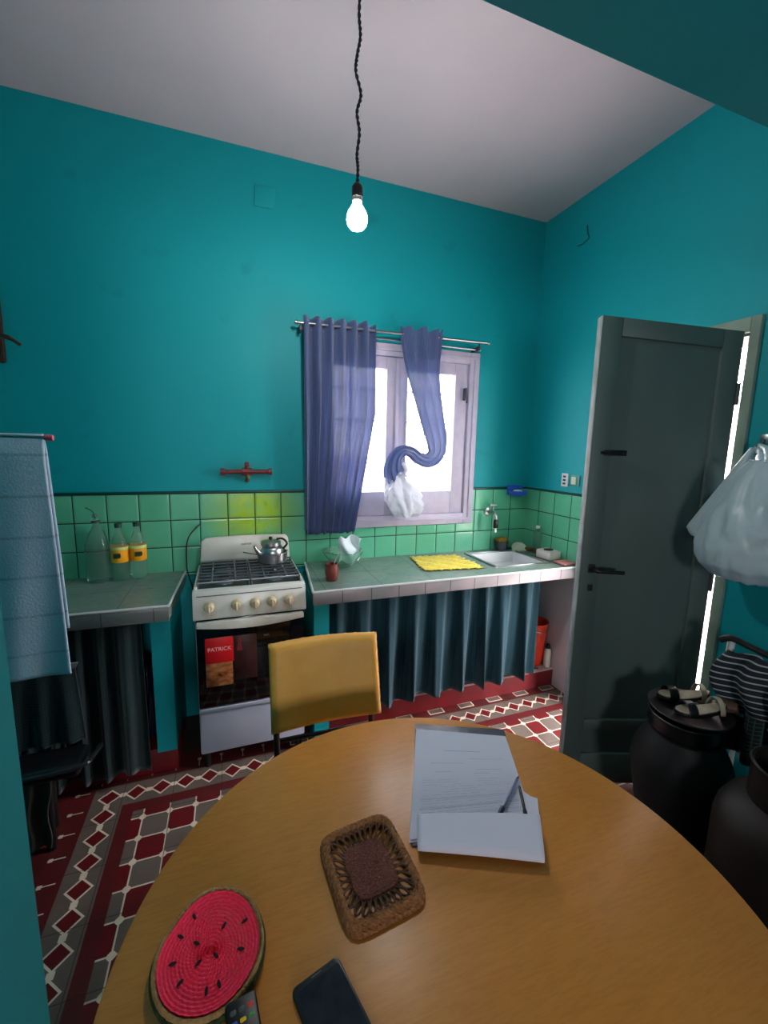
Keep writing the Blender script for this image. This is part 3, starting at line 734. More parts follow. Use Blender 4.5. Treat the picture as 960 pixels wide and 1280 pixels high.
# gas valve
t = thing('gas_valve', 'short red gas pipe with shut off valve on the wall above the stove', 'valve', (-1.99, -.02, 1.466))
MB().tube([(-2.125, -.03, 1.468), (-1.86, -.03, 1.470)], .012, 14).lathe([(0, -.012), (.020, -.012), (.020, .012), (0, .012)], (-2.12, -.03, 1.468), 8, 'x').lathe([(0, -.010), (.019, -.010), (.019, .010), (0, .010)], (-1.862, -.03, 1.47), 8, 'x').lathe([(0, -.03), (.021, -.028), (.021, .028), (0, .03)], (-1.99, -.03, 1.469), 8, 'x').build('pipe', red_valve, t)
MB().tube([(-1.99, -.03, 1.48), (-1.99, -.035, 1.512)], .010, 12).box(-2.002, -1.978, -.045, -.03, 1.50, 1.525, bev=.004).build('valve_lever', red_valve, t)
MB().tube([(-1.99, -.03, 1.455), (-1.985, -.028, 1.43), (-1.99, -.01, 1.415)], .012, 12).build('capped_outlet', M('dirty_brass', (96, 96, 60), rough=.5, noise=(40, (50, 50, 44), .9)), t)

# ------------------------------------------------------------------ things on the worktops
def bottle(name, label, group, x, y, r, H, mat=clearp, soda=True, cap=None):
    t = thing(name, label, 'bottle', (x, y, .905), group)
    z = .906
    if soda:
        prof = [(0, 0), (r*.7, 0), (r*.95, .012), (r, .03), (r*.93, .05), (r, .07), (r, H*.55), (r*.92, H*.62), (r*.62, H*.76), (r*.30, H*.87), (.014, H*.92), (.014, H*.96), (.0, H*.96)]
    else:
        prof = [(0, 0), (r*.9, 0), (r, .02), (r, H*.42), (r*.93, H*.55), (r*.6, H*.72), (r*.28, H*.82), (.014, H*.86), (.014, H*.985), (.017, H), (.012, H), (.010, H*.97), (0, H*.97)]
    MB().lathe([(a, c+z) for a, c in prof], (x, y, 0), 32).build('bottle_body', mat, t)
    if cap: MB().lathe([(0, H*.93+z), (.0165, H*.93+z), (.0165, H+z), (0, H+z)], (x, y, 0), 24).build('cap', cap, t)
    return t
bt1 = bottle('glass_bottle', 'tall clear empty bottle with long bare neck on the left worktop', None, -2.735, -.085, .058, .35, soda=False)
MB().tube(smoothpath([(-2.735, -.085, 1.235), (-2.745, -.085, 1.27), (-2.775, -.085, 1.292)]), .0035, 6).build('bent_straw', M('green_straw', (30, 90, 70), rough=.4), bt1)
MB().lathe([(.013, 1.215), (.021, 1.216), (.021, 1.224), (.013, 1.225)], (-2.735, -.085, 0), 20).build('neck_ring', label_d, bt1)
capg = M('dark_green_cap', (12, 60, 50), rough=.4)
def soda(x, y, label, first=None):
    t = bottle('soda_bottle', label, 'soda bottles on the left worktop', x, y, .040, .30, soda=True, cap=capg)
    lb = MB().lathe([(.0405, 1.005), (.0412, 1.007), (.0412, 1.085), (.0405, 1.087)], (x, y, 0), 32).build('label_wrap', label_y, t)
    MB().lathe([(.0414, 1.070), (.0418, 1.071), (.0418, 1.084), (.0414, 1.085)], (x, y, 0), 32).build('label_band', label_g, lb)
    b = MB()
    for q in range(5):
        a = -PI/2-.5+q*.16; b.tube(smoothpath([(x+.042*math.cos(a), y+.042*math.sin(a), 1.030), (x+.0425*math.cos(a+.05), y+.0425*math.sin(a+.05), 1.056), (x+.042*math.cos(a+.12), y+.042*math.sin(a+.12), 1.036)], 4), .0028, 6)
    b.build('label_mark', label_d, lb)
    return t
s1 = soda(-2.636, -.095, 'empty clear soda bottle with orange label, left of the matching pair')
s2 = copy_tree(s1); s2.location.x = -2.556; s2.location.y = -.075; s2.rotation_euler.z = .35
s2['label'] = 'empty clear soda bottle with orange label, right of the matching pair'; s2.name = 'soda_bottle'

# mate gourd, glass fruit bowl with napkin
MX, MY = -1.583, -.415
t = thing('mate_cup', 'small reddish brown mate gourd cup on the worktop corner beside the stove', 'cup', (MX, MY, .905))
MB().lathe([(0, .906), (.028, .906), (.031, .912), (.033, .93), (.037, .95), (.037, .968), (.033, .985), (.034, 1.0), (.030, 1.0), (.029, .98), (0, .975)], (MX, MY, 0), 32).build('cup_body', clay, t)
MB().tube(smoothpath([(MX+.01, MY, .98), (MX+.022, MY+.005, 1.02), (MX+.045, MY+.01, 1.045)]), .003, 8).build('metal_straw', steel, t)
BX, BY = -1.455, -.16
t = thing('glass_bowl', 'clear scalloped glass bowl on the worktop under the left window curtain', 'bowl', (BX, BY, .905))
wv = lambda a, h: 1+.09*math.sin(8*a)*max(0, min(1, (h-.93)*14))
MB().lathe([(0, .906), (.045, .906), (.055, .912), (.085, .945), (.110, .985), (.118, 1.005), (.114, 1.007), (.104, .985), (.078, .946), (.05, .920), (0, .914)], (BX, BY, 0), 64, wob=wv).build('bowl_body', M('pale_green_glass', (190, 232, 214), rough=.08, trans=.85, ior=1.3), t)
def nap(u, v):
    x = BX-.035+.13*u+.012*math.sin(6*v); z = .93+.155*v+.010*math.sin(9*u+2*v)
    return (x+.02*v, BY-.01+.02*math.sin(7*u+4*v)+.03*(v-.5), z)
tag(MB().sheet(nap, 20, 20).build('paper_napkin', M('white_napkin', (214, 226, 232), rough=.9), base=(BX, BY, .93), solid=.002), 'crumpled white paper napkin standing up in the glass bowl', 'napkin')
# yellow towel
def fr(u, v):
    a = Vector((-1.022, -.405)); b_ = Vector((-.640, -.455)); c = Vector((-.975, -.09)); d_ = Vector((-.655, -.125))
    p = (a*(1-u)+b_*u)*(1-v)+(c*(1-u)+d_*u)*v
    jag = .010*(math.sin(37*v)+.6*math.sin(71*v+1)); jg2 = .009*(math.sin(41*u)+.7*math.sin(83*u+2))
    if u < .01 or u > .99: p.x += jag
    if v < .01 or v > .99: p.y += jg2
    return (p.x, p.y, .909+.004*(math.sin(17*u+3*v)*math.sin(13*v)+1)+.002*math.sin(60*u)*math.sin(60*v))
tag(MB().sheet(fr, 90, 70).build('dish_cloth', fringe, base=(-.83, -.27, .905), solid=.003), 'bright yellow fringed cloth spread flat on the worktop left of the sink', 'cloth')
# cup of sponges, dish, bottle, tray
t = thing('plastic_tub', 'dark grey plastic tub on the worktop behind the sink', 'tub', (-.245, -.055, .905))
MB().lathe([(0, .912), (.038, .912), (.046, .94), (.052, .975), (.054, .977), (.049, .977), (.043, .935), (0, .925)], (-.245, -.062, 0), 32).build('tub_body', dkgrey, t)
tag(MB().box(-.285, -.205, -.09, -.035, .935, 1.0, bev=.014, seg=3).build('sponge', sponge, base=(-.245, -.062, .935)), 'yellow brown sponge sticking out of the dark grey tub', 'sponge')
tag(MB().lathe([(0, .0), (.028, .0), (.045, .012), (.058, .020), (.058, .024), (.042, .018), (0, .008)], (0, 0, 0), 32, sx=1.1, sy=.8, mtx=Matrix.Translation((-.125, -.095, .912)) @ Matrix.Rotation(.95, 4, 'X')).build('soap_saucer', M('pale_green_white_ceramic', (196, 206, 188), rough=.3), base=(-.125, -.095, .905)), 'small pale oval dish leaning upright in the corner behind the sink', 'dish')
tag(MB().box(-.075, -.018, -.16, -.10, .906, .93, bev=.010, seg=3).build('scouring_pad', M('olive_brown_pad', (104, 88, 40), rough=.95, bump=(120, .8)), base=(-.05, -.13, .905)), 'olive brown scouring pad beside the clear bottle in the corner', 'scouring pad')
t = thing('detergent_bottle', 'slim clear plastic bottle with a bare mouth behind the white tub', 'bottle', (-.04, -.205, .905))
MB().lathe([(0, .906), (.026, .906), (.028, .915), (.028, 1.03), (.024, 1.05), (.013, 1.07), (.012, 1.085), (0, 1.085)], (-.045, -.20, 0), 24).build('bottle_body', clearp, t)
MB().lathe([(0, 1.083), (.014, 1.083), (.014, 1.10), (0, 1.10)], (-.045, -.20, 0), 20).build('cap', soap, t)
MB().lathe([(0, .908), (.0245, .908), (.0245, .935), (0, .935)], (-.045, -.20, 0), 20).build('liquid', M('amber_liquid', (120, 84, 30), rough=.2), t)
t = thing('margarine_tub', 'white rectangular plastic tub with dark contents on the worktop end', 'tub', (-.075, -.33, .905))
b = MB().prism([(-.125, -.29), (-.02, -.27), (-.012, -.405), (-.118, -.42)], lambda u, v, h: (u, v, h), .906, .962, .008)
b.build('tub_body', M('warm_white_plastic', (222, 208, 202), rough=.45), t)
MB().lathe([(0, .9), (.034, .9), (.034, .905), (0, .908)], (-.068, -.345, .062), 24, sy=.8).build('tub_contents', M('dark_pad', (70, 46, 36), rough=.9, bump=(80, .8)), t)
tag(MB().box(-.115, -.012, -.545, -.445, .906, .920, bev=.006).build('floor_cloth', M('pink_folded_cloth', (206, 132, 128), rough=.9, bump=(60, .4)), base=(-.06, -.5, .905)), 'folded pink cloth on the worktop edge by the door', 'cloth')
# under the sink
t = thing('bucket', 'orange red plastic bucket under the right end of the long worktop', 'bucket', (-.13, -.20, .13))
MB().lathe([(0, .131), (.062, .131), (.066, .14), (.088, .43), (.094, .435), (.094, .445), (.084, .44), (.062, .145), (0, .142)], (-.098, -.300, 0), 40).build('bucket_body', orange_m, t)
MB().tube([(-.098+.092*math.cos(a), -.300-.094*math.sin(a)*.95, .44-.05*math.sin(a)) for a in [PI*i/16 for i in range(17)]], .003, 6).build('bail_handle', steel, t)
t = thing('bleach_bottle', 'small white bottle with black cap standing beside the orange bucket', 'bottle', (-.06, -.34, .13))
MB().lathe([(0, .131), (.022, .131), (.024, .14), (.024, .235), (.020, .255), (.013, .265), (0, .266)], (-.034, -.378, 0), 24).build('bottle_body', soap, t)
MB().lathe([(0, .264), (.015, .264), (.014, .288), (.008, .298), (0, .298)], (-.034, -.378, 0), 20).build('cap', blackm, t)
tag(MB().tube(smoothpath([(-.195, -.40, .80), (-.185, -.40, .66), (-.20, -.39, .52), (-.185, -.39, .36), (-.20, -.38, .22), (-.17, -.36, .142), (-.12, -.395, .137)]), .006, 8).build('drain_hose', dkgrey, base=(-.19, -.42, .14)), 'thin dark hose hanging down beside the curtain under the sink', 'hose')
# things on the left, below the short worktop
tag(bagmesh((-2.515, -.33, .135), [(.03, -.003), (.055, 0), (.062, .05), (.062, .28), (.05, .34), (.03, .38)], .12, 9, sx=.8).build('rolled_bag', M('dark_blue_plastic_bag', (22, 26, 54), rough=.2, spec=.7), base=(-2.515, -.33, .13)), 'dark blue glossy bag standing in the gap beside the teal upright', 'bag')

# ------------------------------------------------------------------ sockets, cover, cables on walls
t = thing('power_socket', 'white triple outlet plate on the teal wall above the right tiles', 'socket', (0, -.375, 1.437))
MB().box(-.012, 0, -.405, -.347, 1.395, 1.482, bev=.004).build('plate', white_m, t)
for z in (1.415, 1.438, 1.461): MB().box(-.0145, -.011, -.388, -.364, z-.006, z+.006, bev=.002).build('outlet', dkgrey, t)
t = thing('light_switch', 'small cream light switch beside the white outlet plate', 'switch', (0, -.462, 1.44))
MB().box(-.010, 0, -.50, -.425, 1.405, 1.475, bev=.004).build('plate', M('greenish_plate', (90, 150, 146), rough=.5), t)
MB().box(-.020, -.009, -.482, -.442, 1.415, 1.465, bev=.004).build('rocker', M('cream_rocker', (206, 214, 190), rough=.4), t)
b = MB().prism([(-1.912, 2.998), (-1.800, 2.998), (-1.812, 2.893), (-1.914, 2.892)], lambda u, z, w: (u, w, z), -.006, .0, .002)
tag(b.build('junction_box_cover', paint, base=(-1.86, -.003, 2.9)), 'square teal painted cover plate high on the back wall', 'cover plate')
tag(MB().tube(smoothpath([(-.006, -.381, 2.978), (-.008, -.392, 2.93), (-.006, -.402, 2.90), (-.006, -.35, 2.885), (-.005, -.31, 2.892)]), .003, 6).build('wall_wire', M('teal_painted_wire', (4, 84, 92), rough=.6), base=(0, -.38, 2.9)), 'short loose wire end high on the right wall', 'wire')
t = thing('coat_hook', 'dark brown wooden hook with curved tip high on the wall at left edge', 'hook', (-3.05, -.02, 2.1))
MB().box(-3.13, -3.06, -.03, -.0, 1.98, 2.30, bev=.008).build('hook_board', M('dark_brown_wood', (50, 34, 28), rough=.5), t)
MB().tube(smoothpath([(-3.075, -.03, 2.10), (-3.05, -.06, 2.095), (-3.01, -.075, 2.08), (-2.975, -.075, 2.055)]), [.012]*6+[.011]*6+[.008]*6+[.004], 10).build('hook_arm', M('red_brown_wood', (70, 36, 26), rough=.5), t)

# ------------------------------------------------------------------ towel and draped chair at left
t = thing('towel_rail', 'pink ended towel rail reaching out from the left wall', 'towel rail', (XL, -.8, 1.625))
MB().tube([(XL, -.80, 1.640), (-2.675, -.80, 1.630)], .007, 10).build('rail', steel, t)
MB().lathe([(0, -.012), (.010, -.012), (.011, 0), (.010, .012), (0, .012)], (-2.668, -.80, 1.630), 16, 'x').build('end_cap', pink_m, t)
def tw(front):
    def fn(u, v):
        x = -2.895+.212*u + (-.0)*v + .008*v + (.012*u*v)
        y = -.80 + (-.013 if front else .013)*min(1, v*12) + .006*math.sin(7*u+3*v)*v
        z = 1.642-(.008*(1-math.cos(min(1, v*10)*PI/2))) - v*(.868 if front else .70) - .012*u*0
        return (x, y, z)
    return fn
b = MB().sheet(tw(True), 30, 60).sheet(tw(False), 30, 60)
tag(b.build('hand_towel', towel_m, base=(-2.79, -.80, .78), solid=.006), 'long pale blue towel hanging over the rail at the left', 'towel')
t = thing('black_chair', 'black metal chair against the left wall below the blue towel', 'chair', (-2.76, -.80, 0))
blk = M('black_satin_metal', (10, 12, 16), rough=.35)
b = MB().box(-2.93, -2.64, -.90, -.76, .395, .445, bev=.018, seg=3); b.build('seat', blk, t)
b = MB().tube(smoothpath([(-2.94, -.90, .44), (-2.84, -.925, .448), (-2.72, -.925, .448), (-2.625, -.90, .445), (-2.605, -.84, .44), (-2.605, -.76, .42)]), .009, 8); b.build('seat_rim', M('polished_black_metal', (50, 52, 58), rough=.2, metal=.6), t)
for x, y in ((-2.91, -.86), (-2.77, -.80), (-2.91, -.68), (-2.80, -.68)):
    MB().tube([(x, y, .41), (x-.03, y+.05, 0)], .014, 10).build('leg', blk, t)
for x in (-2.91, -2.73): MB().tube([(x, -.76, .41), (x, -.70, .74)], .010, 10).build('back_post', blk, t)
MB().tube([(-2.91, -.70, .73), (-2.73, -.70, .73)], .010, 10).build('back_rail', blk, t)
def drape(u, v):
    x = -2.935+(.255+.03*v)*u; f = .012*math.sin(2*PI*u*3.3)*v
    if v < .12: return (x, -.68-.045*v/.12, .745)
    return (x, -.725-.05*v+f, .748-.285*(v-.12)/.88)
tag(MB().sheet(drape, 60, 30).build('draped_cloth', dark_cloth, base=(-2.79, -.66, .45), solid=.004), 'dark patterned cloth draped over the back of the black chair', 'cloth')
tag(MB().sheet(lambda u, v: (-2.90+.15*u-.03*v+.006*math.sin(9*v), -.84-.012*math.sin(2*PI*u*2.2)+.03*v, .395-.33*v), 30, 20).build('hanging_cloth', M('dull_grey_brown_cloth', (66, 64, 60), rough=.95), base=(-2.8, -.9, .1), solid=.004), 'dull grey cloth hanging below the seat of the black chair', 'cloth')

# ------------------------------------------------------------------ yellow chair
t = thing('dining_chair', 'mustard yellow vinyl chair on black metal legs tucked under the round table', 'chair', (-1.77, -1.25, 0))
def cush(x0, x1, c, hz, th_, tilt, mat_, name, dome=.012):
    pass
TL = Vector((-1.975, -1.085, .905)); TR = Vector((-1.562, -1.095, .902)); BR_ = Vector((-1.560, -1.165, .597)); BL_ = Vector((-1.976, -1.155, .593))
def backf(side):
    def fn(u, v):
        p = (TL*(1-u)+TR*u)*(1-v)+(BL_*(1-u)+BR_*u)*v
        e = min(1, min(u, 1-u)/.06)**.5 * 1.0; e2 = min(1, min(v, 1-v)/.07)**.5
        th_ = .024*e*e2+.002
        bow = .016*math.sin(PI*u)
        cr = .005*math.sin(PI*u)*(1-v)
        return p + Vector((0, (-th_ if side else th_)+bow, cr))
    return fn
us = 44
b = MB().sheet(backf(True), us, us).sheet(backf(False), us, us)
bmesh.ops.remove_doubles(b.bm, verts=b.bm.verts, dist=.0045)
bmesh.ops.recalc_face_normals(b.bm, faces=b.bm.faces)
b.build('backrest', yellow_v, t, ang=70)
MB().box(-1.985, -1.545, -1.58, -1.17, .425, .475, bev=.022, seg=3).build('seat', yellow_v, t)
for x in (-1.952, -1.578):
    MB().tube(smoothpath([(x, -1.075, .80), (x, -1.085, .62), (x, -1.10, .45), (x, -1.07, .22), (x, -1.03, 0)]), .0115, 12).build('leg', blk, t)
    MB().tube(smoothpath([(x, -1.54, .43), (x, -1.56, .2), (x, -1.585, 0)]), .0115, 12).build('leg', blk, t)
MB().tube([(-1.955, -1.10, .42), (-1.575, -1.10, .42), (-1.575, -1.55, .42), (-1.955, -1.55, .42)], .010, 10, closed=True).build('seat_frame', blk, t)
b = MB().tube([(-1.952, -1.075, .50), (-1.578, -1.075, .50)], .008, 10); b.build('stretcher', blk, t)

# ------------------------------------------------------------------ round table
TC = (-1.722, -1.996); TR_ = .592
t = thing('round_table', 'round ochre wood table filling the foreground', 'table', (TC[0], TC[1], 0))
MB().lathe([(0, .722), (TR_-.006, .722), (TR_-.001, .727), (TR_, .736), (TR_-.002, .747), (TR_-.006, .750), (0, .750)], (TC[0], TC[1], 0), 128).build('tabletop', wood, t)
MB().lathe([(.43, .65), (.45, .65), (.45, .722), (.43, .722)], (TC[0], TC[1], 0), 96).build('apron', M('dark_ochre_wood', (120, 82, 38), rough=.5, noise=(5, (96, 62, 26), .8)), t)
for a in (PI/4, 3*PI/4, 5*PI/4, 7*PI/4):
    cx, cy = TC[0]+.40*math.cos(a), TC[1]+.40*math.sin(a)
    MB().lathe([(0, 0), (.016, 0), (.018, .02), (.026, .66), (.026, .722), (0, .722)], (cx, cy, 0), 20).build('leg', blk if False else wood, t)

# table things
ZT = .7505
# clipboard, papers
def quad(c, z0, z1, bev=.0): return MB().prism(c, lambda u, v, h: (u, v, h), z0, z1, bev)
t = thing('clipboard', 'navy blue clipboard lying under the papers on the table', 'clipboard', (-1.52, -1.70, ZT))
quad([(-1.5582, -1.4711), (-1.3039, -1.5843), (-1.4635, -1.9306), (-1.738, -1.8526)], ZT, ZT+.004, .0015).build('board', navy_m, t)
t = thing('paper_stack', 'stack of white printed sheets lying on the navy clipboard', 'papers', (-1.54, -1.70, ZT+.004))
P1 = [(-1.5677, -1.5038), (-1.3243, -1.6201), (-1.4430, -1.890), (-1.7372, -1.8416)]
for i, (off, z) in enumerate((((-.004, -.003), 0), ((.0, .004), .0015), ((0, 0), .003))):
    quad([(x+off[0], y+off[1]) for x, y in P1], ZT+.0045+z, ZT+.0058+z).build('sheet', paper_m, t, smooth=False)
quad([(-1.60, -1.70), (-1.43, -1.79), (-1.408, -1.800), (-1.400, -1.826), (-1.387, -1.8385), (-1.470, -1.955), (-1.72, -1.855)], ZT+.0042, ZT+.0052).build('sheet', paper_m, t, smooth=False)
zs = ZT+.0092
def pg(u, v, z=zs):
    a, b_, c, d_ = [Vector((*q, 0)) for q in ((-1.5677, -1.5038), (-1.3243, -1.6201), (-1.4430, -1.890), (-1.7372, -1.8416))]
    p = (a*(1-u)+b_*u)*(1-v)+(d_*(1-u)+c*u)*v; return (p.x, p.y, z)
b = MB(); rnd = random.Random(5)
def stroke(u0, u1, v, w=.0022, z=zs):
    bb = bmesh.new(); f = lambda uu, vv: bb.verts.new(pg(uu, vv, z))
    bb.faces.new((f(u0, v), f(u0, v+w), f(u1, v+w), f(u1, v))); b.join(bb)
stroke(.30, .68, .24, .004)
for (u0, u1, v) in ((.16, .5, .38), (.55, .9, .33), (.2, .35, .47), (.6, .85, .45), (.58, .72, .49)): stroke(u0, u1, v, .0025)
for k in range(16):
    v = .55+k*.023; u = .08
    while u < .9:
        L_ = rnd.uniform(.03, .16)
        if rnd.random() < .8: stroke(u, min(.93, u+L_), v, .0016)
        u += L_+rnd.uniform(.01, .03)
for v in (.72, .79, .80, .86): stroke(.06, .94, v, .002)
b.build('printed_text', ink_m, t, smooth=False)
# curled sheet
t = thing('loose_sheet', 'white sheet with its lower end curled up over the printed stack', 'paper', (-1.54, -1.90, ZT+.008))
A0 = Vector((-1.715, -1.80, 0)); A1 = Vector((-1.385, -1.838, 0)); B0 = Vector((-1.7362, -1.872, 0)); B1 = Vector((-1.492, -1.985, 0))
def curl(u, v):
    B = Vector((-1.7362, -1.8778, 0)).lerp(Vector((-1.4960, -1.9890, 0)), u)
    Ed = Vector((-1.7130, -1.8230, 0)).lerp(Vector((-1.4460, -1.9150, 0)), u)
    dirn = Ed-B; Lt = dirn.length; dirn.normalize(); r = .010+.003*math.sin(PI*u); zz = ZT+.0105; Lf = Lt+.02
    arc = PI*r; tot = Lf+arc+Lt; s_ = v*tot
    if s_ < Lf: p = B+dirn*(Lf-s_+r); z = zz
    elif s_ < Lf+arc: th_ = (s_-Lf)/r; p = B+dirn*(r-r*math.sin(th_)); z = zz+r*(1-math.cos(th_))
    else:
        q = s_-Lf-arc; p = B+dirn*(r+q); z = zz+2*r+.030*math.sin(PI*min(1, q/Lt)*.5)*.25-.004*math.sin(PI*u)*(q/Lt)
    return (p.x, p.y, z)
MB().sheet(curl, 24, 80).build('sheet', paper_m, t, solid=.0008)
# pens
def pen(name, label, p0, p1, r, mats, z0, z1):
    t = thing(name, label, 'pen', (*p0, z0))
    a = Vector((*p0, z0)); c = Vector((*p1, z1)); d_ = c-a
    MB().tube([a+d_*.28, a+d_*.93], r, 12).build('barrel', mats[0], t)
    MB().tube([a, a+d_*.03, a+d_*.28], [r*1.1, r*1.35, r*1.35], 12).build('cap', mats[1], t)
    MB().tube([a+d_*.93, a+d_*.96, c], [r, r*.8, r*.35], 12).build('tip', mats[1], t)
pen('ballpoint_pen', 'clear ballpoint pen with dark cap lying across the printed sheet', (-1.535, -1.872), (-1.397, -1.775), .0042, (M('clear_pen_barrel', (150, 156, 190), rough=.15, trans=.4), navy_m), ZT+.018, ZT+.018)
pen('black_pen', 'thin black pen lying beside the clear ballpoint, partly under the curled sheet', (-1.466, -1.896), (-1.414, -1.800), .0038, (blackm, blackm), ZT+.0175, ZT+.0175)

# woven trivet
t = thing('woven_trivet', 'brown woven fibre trivet with openwork border on the table', 'trivet', (-1.84, -1.87, ZT))
CQ = [Vector(p) for p in ((-1.9322, -1.7766), (-1.7647, -1.7561), (-1.7518, -1.97), (-1.9176, -1.9869))]
def quadpt(u, v):
    return CQ[0]*(1-u)*(1-v)+CQ[1]*u*(1-v)+CQ[2]*u*v+CQ[3]*(1-u)*v
def sq(theta, k, pw=6.5):
    c, s_ = math.cos(theta), math.sin(theta)
    r = (abs(c)**pw+abs(s_)**pw)**(-1/pw)
    p = quadpt(.5+.5*k*r*c, .5-.5*k*r*s_); return p
b = MB()
for q, (k, z, rr) in enumerate(((.985, .008, .0050), (.955, .013, .0050), (.918, .016, .0046), (.880, .015, .0044), (.845, .012, .0042), (.99, .004, .0046))):
    for ph in (0, PI):
        pts = []
        for i in range(220):
            th_ = 2*PI*i/220; p = sq(th_, k); w = .0022*math.sin(i*.9+ph)
            n2 = (p-quadpt(.5, .5)).normalized()
            pts.append((p.x+n2.x*w, p.y+n2.y*w, ZT+z+.0018*math.cos(i*.9+ph)))
        b.tube(pts, rr*.72, 6, closed=True)
b.build('braided_rim', jute, t)
b = MB(); NL = 32
for i in range(NL):
    th_ = 2*PI*i/NL
    for k0, k1, sgn in ((.52, .84, 1), (.52, .84, -1)):
        pts = []
        for j in range(9):
            f = j/8; p = sq(th_+sgn*.092*math.sin(PI*min(1, f*.9+.05)), k0+(k1-k0)*f, 5.0)
            pts.append((p.x, p.y, ZT+.006+.010*f))
        b.tube(pts, .0021, 6)
b.build('openwork_loops', M('mid_brown_fibre', (96, 60, 36), rough=.6, noise=(80, (70, 40, 26), .8)), t)
b = MB()
def cm(u, v):
    th_ = 2*PI*u; p = sq(th_, .50*v, 5.0); return (p.x, p.y, ZT+.011+.0008*math.sin(p.x*900)*math.sin(p.y*1100+p.x*300)-.003*(v > .97))
b.sheet(cm, 140, 40); b.build('woven_centre', jute_d, t, solid=.004)
b = MB(); pts = [(sq(2*PI*i/120, .51, 5.0).x, sq(2*PI*i/120, .51, 5.0).y, ZT+.008) for i in range(120)]
b.tube(pts, .0045, 8, closed=True); b.build('centre_cord', jute_d, t)

# watermelon crochet dish
WP = [(-2.2025, -1.8648), (-2.1744, -1.831), (-2.1322, -1.8253), (-2.0961, -1.8473), (-2.067, -1.8979), (-2.0599, -1.9346), (-2.0682, -1.9753), (-2.0883, -2.002), (-2.1237, -2.0253), (-2.1678, -2.024), (-2.2076, -2.0006), (-2.2297, -1.9578), (-2.2339, -1.929), (-2.2266, -1.8958)]
WC = Vector((-2.146, -1.930))
def wr_(a):   # radius by interpolating the outline
    best = []
    for p in WP:
        d_ = Vector(p)-WC; best.append((math.atan2(d_.y, d_.x), d_.length))
    best.sort(); ext = [(best[-1][0]-2*PI, best[-1][1])]+best+[(best[0][0]+2*PI, best[0][1])]
    a = (a+PI) % (2*PI)-PI
    for (a0, r0), (a1, r1) in zip(ext, ext[1:]):
        if a0 <= a <= a1:
            f = (a-a0)/(a1-a0+1e-9); f = f*f*(3-2*f) if False else f; return r0+(r1-r0)*f
    return .1
def wsm(a): return sum(wr_(a+d_) for d_ in (-.24, -.16, -.08, 0, .08, .16, .24))/7
def wring(prof, nseg=110, mat=None):
    bb = bmesh.new(); rings = []
    for k, z in prof:
        rings.append([bb.verts.new((WC.x+wsm(2*PI*i/nseg)*k*math.cos(2*PI*i/nseg), WC.y+wsm(2*PI*i/nseg)*k*math.sin(2*PI*i/nseg), ZT+z+.0010*math.sin(i*2.3+k*60))) for i in range(nseg)])
    for q in range(len(rings)-1):
        for i in range(nseg): bb.faces.new((rings[q][i], rings[q][(i+1) % nseg], rings[q+1][(i+1) % nseg], rings[q+1][i]))
    bb.faces.new(rings[0][::-1]); bb.faces.new(rings[-1])
    bmesh.ops.recalc_face_normals(bb, faces=bb.faces)
    return MB().join(bb)
t = thing('crochet_dish', 'crocheted watermelon slice dish with red middle on the table', 'crochet dish', (WC.x, WC.y, ZT))
wring([(.80, .001), (.96, .003), (1.03, .009), (1.045, .016), (1.02, .021), (.985, .022), (.94, .018), (.8, .012)]).build('green_rind', wm_grn, t)
wring([(.85, .014), (.93, .023), (.97, .0275), (1.0, .0265), (1.01, .022), (1.0, .018)][::-1]).build('beige_rim', wm_tan, t)
rp = []
for i in range(81):
    k = .012+.905*(i/80); rp.append((k, .0195+.0055*max(0, (k-.62)/.3)**2+.0008*math.sin(i*PI/2.8)))
wring([(.86, .010), (.91, .014)]+rp[::-1]).build('red_middle', wm_red, t)
seedm = M('black_yarn_seed', (30, 10, 14), rough=.8)
for (x, y) in [(-2.1751, -1.8661), (-2.195, -1.8928), (-2.1683, -1.9123), (-2.1247, -1.8988), (-2.0896, -1.9028), (-2.0976, -1.9457), (-2.137, -1.9416), (-2.164, -1.944), (-2.1897, -1.963), (-2.1313, -1.9845), (-2.2034, -1.9314), (-2.1499, -1.9875)]:
    dx_, dy_ = x-WC.x, y-WC.y; a = math.atan2(dy_, dx_)
    mt = Matrix.Translation((x, y, ZT+.0215)) @ Matrix.Rotation(a, 4, 'Z')
    MB().lathe([(0, -.002), (.002, -.0015), (.0026, 0), (.002, .0015), (0, .002)], n=12, sx=2.6, mtx=mt).build('seed', seedm, t)

# phone
PA, PB, PC = Vector((-2.0248, -2.0206, 0)), Vector((-1.9421, -1.9988, 0)), Vector((-1.9040, -2.153, 0))
e1 = (PB-PA); W_ = e1.length; e1.normalize(); e2 = Vector((e1.y, -e1.x, 0))
def rrect(w, h, r, n=6):
    pts = []
    for cx, cy, a0 in ((w-r, h-r, 0), (r, h-r, PI/2), (r, r, PI), (w-r, r, 3*PI/2)):
        for i in range(n+1): a = a0+PI/2*i/n; pts.append((cx+r*math.cos(a), cy+r*math.sin(a)))
    return pts
def pf(u, v, h): p = PA+e1*u+e2*v; return (p.x, p.y, h)
t = thing('smartphone', 'black smartphone lying face up at the near edge of the table', 'phone', (PA.x+.03, PA.y-.07, ZT))
MB().prism(rrect(W_, .165, .010), pf, ZT, ZT+.0085, .002).build('phone_case', blackm, t)
MB().prism([(a+.004, c+.010) for a, c in rrect(W_-.008, .147, .005)], pf, ZT+.0085, ZT+.0090).build('phone_screen', screen_m, t)
MB().prism([(a+W_/2-.009, c+.004) for a, c in rrect(.018, .0022, .001, 3)], pf, ZT+.0085, ZT+.0091).build('earpiece', dkgrey, t)
MB().lathe([(0, 0), (.0022, 0), (.0022, .0006), (0, .0006)], pf(W_*.75, .006, ZT+.0086), 14).build('front_camera', screen_m, t)
